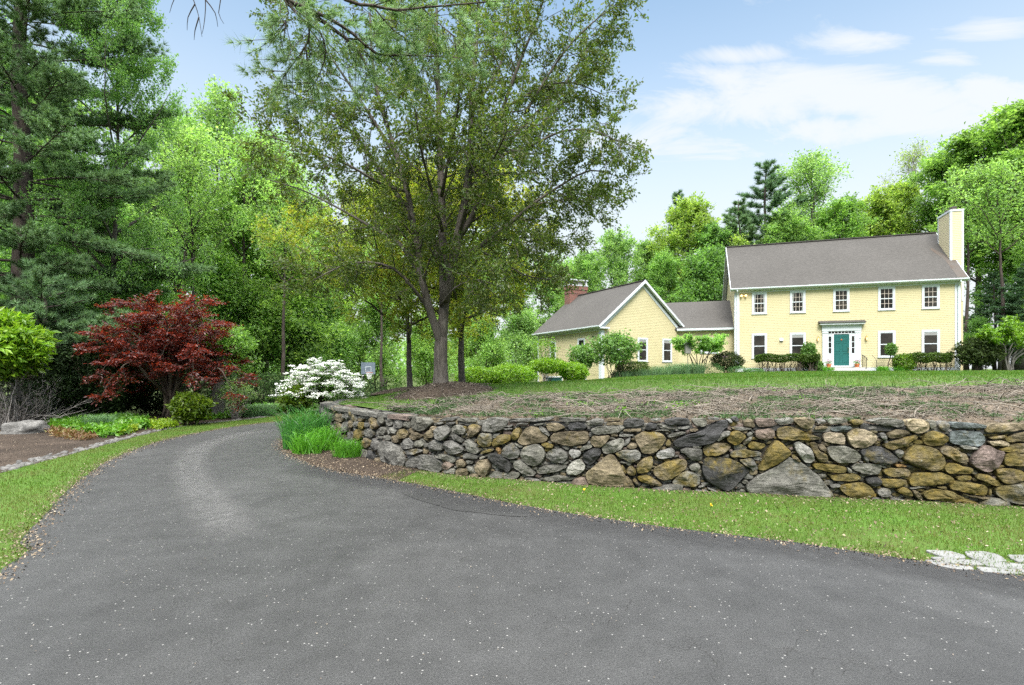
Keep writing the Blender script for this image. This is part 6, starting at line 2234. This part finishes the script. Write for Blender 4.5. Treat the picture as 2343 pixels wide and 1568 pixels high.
mb.build('stems', M['twig_dark'], t, smooth=True)
for u, n in ((8.9, 300), (9.9, 320), (5.75, 200)):
    c = frM(u, -1.5, -.29)
    t = thing('daylily_clump', c, {8.9: 'low green leafy clump between the handrail and the ball-headed shrub', 9.9: 'low green leafy clump right of the ball-headed shrub', 5.75: 'low green leafy clump at the left end of the front steps'}[u], 'garden plant')
    mb = MB()
    a, q = brng.uniform(0, 6.28, n), np.sqrt(brng.random(n)) * .4
    blades(mb, np.column_stack([c[0] + q * np.cos(a), c[1] + q * np.sin(a) * .6, np.full(n, c[2])]), .42, .03, brng, 1.1)
    mb.build('leaves', M['blade_lt'], t)
bush('rhododendron', frM(14.0, -1.6, -.3), 1.3, 1.0, .35, 2.05, 2600, .14, M['shrub'], 'sprawling dark rhododendron hiding the right corner of the house', col=(1.5, 1.3, 1.1), stems=14, W=.35, lump=.4)
# twisted small tree at the right edge
o = np.array(frM(15.6, -1.6, -.3))
nt_ = thing('ornamental_tree', o, 'small tree with pale twisted stems and a flat bright green crown at the right edge', 'tree')
limbs = []
for i, (dx, dy, hh) in enumerate(((-1.1, .3, 2.0), (1.9, -.2, 2.3), (2.6, .5, 2.7), (-.4, -.6, 2.4), (.9, .7, 2.9), (1.3, -.9, 2.5), (-1.6, -.4, 2.2), (3.2, -.3, 2.4))):
    p = [o + np.array([.15 * (i % 3 - 1), 0, -.05]), o + np.array([dx * .15 - .15, dy * .2, hh * .35]), o + np.array([dx * .5 + .2, dy * .6, hh * .72]), o + np.array([dx, dy, hh])]
    limbs.append((smooth_line(p, .2), .06, .015))
wood, LP, LD = grow(limbs, brng, 6, .85, 4, .4, 28, .1, up=.12, start=.55, flat=.35, tubes=2)
wood.build('trunk', M['bark_pale'], nt_, smooth=True)
mb = MB()
leaf_quads(mb, LP, .17, .6, brng, up=.5)
mb.build('crown', M['lime'], nt_).color = (.78, .85, .8, 1)
# ornamental grasses in the bed before the wing
for k, (px, d, h, r, mt, lab) in enumerate(((1420, 33.5, .55, .6, 'blade_blue', 'leftmost clump of blue-green grass in the bed before the wing'), (1462, 34., .7, .7, 'blade_blue', 'second clump of blue-green grass from the left before the wing'), (1508, 34.6, .85, .75, 'blade_blue', 'blue-green grass clump under the right wing window'),
                                        (1552, 35., 1.0, .75, 'blade_blue', 'tallest blue-green grass clump at the corner of wing and connector'), (1590, 35.2, .95, .6, 'blade_blue', 'rightmost blue-green grass clump under the flat-topped tree'))):
    c = up3(pxl(px, d), d)
    t = thing('grass_clump', c, lab, 'ornamental grass', 'ornamental grasses before the wing')
    mb = MB()
    n = 800
    a, q = brng.uniform(0, 6.28, n), np.sqrt(brng.random(n)) * r
    blades(mb, np.column_stack([c[0] + q * np.cos(a), c[1] + q * np.sin(a), np.full(n, c[2])]), h, .022, brng, .9)
    mb.build('leaves', M[mt], t)
for px, d, rx, z1, lab in ((1632, 36.2, .7, .75, 'soft green mound left of the mauve flowering shrub'), (1690, 36., .8, .5, 'low green mound in front of the mauve flowering shrub'), (1725, 36.2, .7, .28, 'very low green mound at the left end of the long hedge')):
    bush('low_mound', up3(pxl(px, d), d), rx, .6, -.1, z1, 1000, .06, M['juniper'], lab, group='low evergreen mounds', col=(1.2, 1.5, 1.2), stems=0, W=.25)
# nest box on a pole
c = np.array(up3(pxl(1573, 35.6), 35.6))
bb = thing('bird_feeder', c, 'small grey wooden bird feeder box on a thin pole beside the flat-topped tree', 'bird feeder')
fq = frame(c[0], c[1], 0, 0)
z1 = at(0, 809, 35.6)[2]
mb = MB()
mb.tube([c, (c[0], c[1], z1)], .02, 6)
mb.build('pole', M['pole'], bb)
MB().box((-.17, -.15, z1), (.17, .15, z1 + .62), fq).build('box', M['cedar'], bb)
mb = MB()
mb.prism([(-.26, z1 + .62), (.26, z1 + .62), (0, z1 + .86)], -.22, .22, fq)
mb.lathe((c[0], c[1], z1 + .84), [(.03, 0), (.02, .12), (.035, .16), (0, .22)], 8)
mb.build('lid', M['pole'], bb)
# flower pots on the step
for u, lab in ((6.02, 'terracotta pot of red flowers on the left end of the front step'), (7.72, 'terracotta pot of pink flowers on the right end of the front step')):
    c = np.array(frM(u, -.38, -.02))
    fp = thing('flower_pot', c, lab, 'flower pot', 'flower pots on the front step')
    mb = MB()
    mb.lathe(c, [(0, .0), (.105, .0), (.145, .2), (.165, .2), (.165, .26), (.14, .26), (.13, .22), (0, .22)], 14)
    mb.build('pot', M['terracotta'], fp)
    mb = MB()
    leaf_quads(mb, c + np.array([0, 0, .36]) + brng.normal(0, .1, (110, 3)) * np.array([1, 1, .8]), .08, .7, brng)
    mb.build('foliage', M['lilac'], fp)
    mb = MB()
    leaf_quads(mb, c + np.array([0, 0, .47]) + brng.normal(0, .1, (50, 3)) * np.array([1.1, 1.1, .5]), .055, .9, brng)
    mb.build('blossom', M['pink'], fp)

# granite paving stones at the right corner of the drive
M['paver'] = plain('pale_granite_pavers', (.15, .15, .146), .85, .2, 6)
PV = [[(1745, 1098), (1830, 1100), (1900, 1105), (1985, 1130), (2005, 1150), (1920, 1150), (1840, 1135), (1790, 1118)], [(1990, 1105), (2100, 1105), (2190, 1125), (2250, 1165), (2120, 1180), (2030, 1150), (1995, 1130)],
      [(2235, 1130), (2343, 1128), (2420, 1135), (2420, 1175), (2310, 1170), (2260, 1150)], [(1765, 1140), (1850, 1140), (1950, 1156), (2060, 1160), (2105, 1190), (1990, 1185), (1880, 1178), (1835, 1165)],
      [(1750, 1160), (1800, 1160), (1920, 1190), (2040, 1200), (2050, 1222), (1930, 1215), (1820, 1195)], [(2060, 1160), (2120, 1172), (2240, 1175), (2343, 1185), (2440, 1190), (2440, 1215), (2250, 1212), (2110, 1195)],
      [(2050, 1200), (2180, 1208), (2290, 1216), (2350, 1246), (2240, 1243), (2100, 1232)], [(2300, 1216), (2440, 1222), (2440, 1256), (2360, 1250)]]
PL = ['leftmost back paving stone, pointed towards the lawn', 'broad back paving stone in the middle of the group', 'back paving stone running out of the right edge', 'middle paving stone at the left, below the pointed one', 'narrow front paving stone at the left end', 'long middle paving stone running out of the right edge', 'front paving stone bordering the asphalt', 'front paving stone in the right corner']
for poly, lab in zip(PV, PL):
    p = np.array([unproj(2400 + x * .6283, 1400 + y * .6283) for x, y in poly])
    p = chaikin(p, 1, .1)
    c = p.mean(0)
    p = c + (p - c) * .985
    k = len(p)
    p += np.array([[mnoise.noise(Vector((x * 9, y * 9, 0))), mnoise.noise(Vector((x * 9, y * 9, 5)))] for x, y in p]) * .02
    h = .022
    V = [(x, y, -.02) for x, y in p] + [(x, y, h) for x, y in p] + [(c[0] + (x - c[0]) * .95, c[1] + (y - c[1]) * .95, h + .004) for x, y in p] + [(c[0], c[1], h + .005)]
    mb = MB()
    mb.add(V, [(a * k + i, a * k + (i + 1) % k, (a + 1) * k + (i + 1) % k, (a + 1) * k + i) for a in (0, 1) for i in range(k)], [(2 * k + i, 2 * k + (i + 1) % k, 3 * k) for i in range(k)])
    tag(mb.build('paving_stone', M['paver'], smooth=False), 'pale granite, ' + lab, 'paving stone', 'granite paving stones')
# dandelions
M['yellow'] = plain('dandelion_yellow', (.8, .55, .02), .7)
for px, py, lab in ((1627, 1164, 'dandelion in the verge below the stone wall'), (1790 / 3.905 / 1.6533 + 1058.5, 1128, 'dandelion close to the foot of the wall, middle of the verge')):
    d = EYE * F / (py - HY)
    c = np.array([(px - CX) / F * d, d, .045])
    t = thing('dandelion', (c[0], c[1], 0), 'small yellow ' + lab, 'flower')
    mb = MB()
    leaf_quads(mb, np.repeat(c[None], 26, 0), .022, .3, brng, up=.1)
    mb.build('blossom', M['yellow'], t)
    mb = MB()
    mb.tube([(c[0], c[1], 0), c], .003, 4)
    mb.build('stem', M['blade_lt'], t)
# ------------------------------------------------------------------ camera, sun and sky
cam = bpy.data.cameras.new('camera')
cam.sensor_width = 36
cam.lens = 36 * F / 2342
cam.shift_y = 69 / 2342
cam.clip_start, cam.clip_end = .1, 3000
co = bpy.data.objects.new('camera', cam)
co.location = (0, 0, EYE)
co.rotation_euler = (R(90), 0, 0)
COL.objects.link(co)
SC.camera = co
SUN_EL, SUN_AZ = R(48), R(186)      # azimuth from +Y clockwise: behind the camera, to the left
sun = bpy.data.lights.new('sun', 'SUN')
sun.energy, sun.angle, sun.color = 1.4, R(22), (1., .95, .87)
so = bpy.data.objects.new('sun', sun)
d = Vector((math.sin(SUN_AZ) * math.cos(SUN_EL), math.cos(SUN_AZ) * math.cos(SUN_EL), math.sin(SUN_EL)))
so.rotation_euler = d.to_track_quat('Z', 'Y').to_euler()
so.location = d * 50
COL.objects.link(so)
W = bpy.data.worlds.new('World')
SC.world = W
W.use_nodes = True
nt = W.node_tree
bg = nt.nodes['Background']
sky = N(nt, 'ShaderNodeTexSky')
sky.sky_type = 'NISHITA'
sky.sun_disc = False
sky.sun_elevation, sky.sun_rotation = SUN_EL, SUN_AZ
sky.air_density, sky.dust_density, sky.ozone_density = 1., 1.2, 1.2
dirv = N(nt, 'ShaderNodeTexCoord').outputs['Generated']
sx = N(nt, 'ShaderNodeSeparateXYZ', {0: dirv})
zz = N(nt, 'ShaderNodeMath', {0: sx.outputs[2], 1: .02}, operation='MAXIMUM')
zp = N(nt, 'ShaderNodeMath', {0: zz.outputs[0], 1: .16}, operation='ADD')
# cloud layer: directions flattened on to a high plane
px_ = N(nt, 'ShaderNodeMath', {0: sx.outputs[0], 1: zp.outputs[0]}, operation='DIVIDE')
py_ = N(nt, 'ShaderNodeMath', {0: sx.outputs[1], 1: zp.outputs[0]}, operation='DIVIDE')
cv = N(nt, 'ShaderNodeCombineXYZ', {0: px_.outputs[0], 1: py_.outputs[0], 2: 5.7})
st_ = N(nt, 'ShaderNodeMapping', {'Vector': cv.outputs[0], 'Scale': (1., 1.6, 1.)}).outputs[0]
n1 = noise(nt, st_, 2.4, 8, .66, .6)
# cloud banks of this sky: (bearing, height) as tangents, half widths, weight
BANKS = [(1690, 128, 95, 20, .8), (1960, 104, 110, 26, .7), (2180, 132, 75, 22, .8), (2270, 66, 120, 34, .8), (1790, 188, 230, 40, .95), (1690, 245, 190, 62, 1.), (2050, 235, 200, 50, 1.), (2290, 212, 120, 42, 1.), (1930, 300, 170, 36, 1.), (2130, 285, 220, 50, 1.), (1560, 330, 260, 60, .8)]
ym = N(nt, 'ShaderNodeMath', {0: sx.outputs[1], 1: .05}, operation='MAXIMUM')
tx_ = N(nt, 'ShaderNodeMath', {0: sx.outputs[0], 1: ym.outputs[0]}, operation='DIVIDE').outputs[0]
tz_ = N(nt, 'ShaderNodeMath', {0: sx.outputs[2], 1: ym.outputs[0]}, operation='DIVIDE').outputs[0]
acc = None
for bx_, by_, bw, bh, wt in BANKS:
    du = N(nt, 'ShaderNodeMath', {0: tx_, 1: F / bw / 1.35, 2: -(bx_ - CX) / bw / 1.35}, operation='MULTIPLY_ADD').outputs[0]
    dv = N(nt, 'ShaderNodeMath', {0: tz_, 1: F / bh / 1.35, 2: -(HY - by_) / bh / 1.35}, operation='MULTIPLY_ADD').outputs[0]
    q = N(nt, 'ShaderNodeMath', {0: N(nt, 'ShaderNodeMath', {0: du, 1: du}, operation='MULTIPLY').outputs[0], 1: N(nt, 'ShaderNodeMath', {0: dv, 1: dv}, operation='MULTIPLY').outputs[0]}, operation='ADD').outputs[0]
    e_ = N(nt, 'ShaderNodeMath', {0: 2.718, 1: N(nt, 'ShaderNodeMath', {0: q, 1: -1.}, operation='MULTIPLY').outputs[0]}, operation='POWER').outputs[0]
    e_ = N(nt, 'ShaderNodeMath', {0: e_, 1: wt}, operation='MULTIPLY').outputs[0]
    acc = e_ if acc is None else N(nt, 'ShaderNodeMath', {0: acc, 1: e_}, operation='MAXIMUM').outputs[0]
a = N(nt, 'ShaderNodeMath', {0: acc, 1: .4, 2: n1}, operation='MULTIPLY_ADD')
clouds = ramp(nt, a.outputs[0], [(.45, 0.), (.92, .95)], 'EASE')
low = ramp(nt, sx.outputs[2], [(.0, 1.), (.16, .96), (.27, .85), (.38, .6), (.5, .34), (.6, .18)])
cm = N(nt, 'ShaderNodeMath', {0: clouds, 1: low}, operation='MAXIMUM').outputs[0]
skyc = mixc(nt, 1., sky.outputs[0], (.88, 1.13, 1.1), 'MULTIPLY')
c = mixc(nt, cm, skyc, (3.45, 3.6, 3.72))
# unseen overhead glow added to the sky above the frame, fills the shadows
overhead_fill = ramp(nt, sx.outputs[2], [(.62, 0.), (.85, 1.)])
c = mixc(nt, overhead_fill, c, (31., 31.2, 31.4))
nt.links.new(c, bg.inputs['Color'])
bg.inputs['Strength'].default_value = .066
SC.view_settings.view_transform = 'Standard'
SC.view_settings.look = 'None'
SC.view_settings.gamma = 1
SC.view_settings.exposure = 2.05
cy = SC.cycles
cy.max_bounces, cy.diffuse_bounces, cy.glossy_bounces, cy.transmission_bounces, cy.transparent_max_bounces = 7, 5, 2, 5, 4
cy.use_denoising = False
cy.sample_clamp_indirect = 5
cy.caustics_reflective = cy.caustics_refractive = False
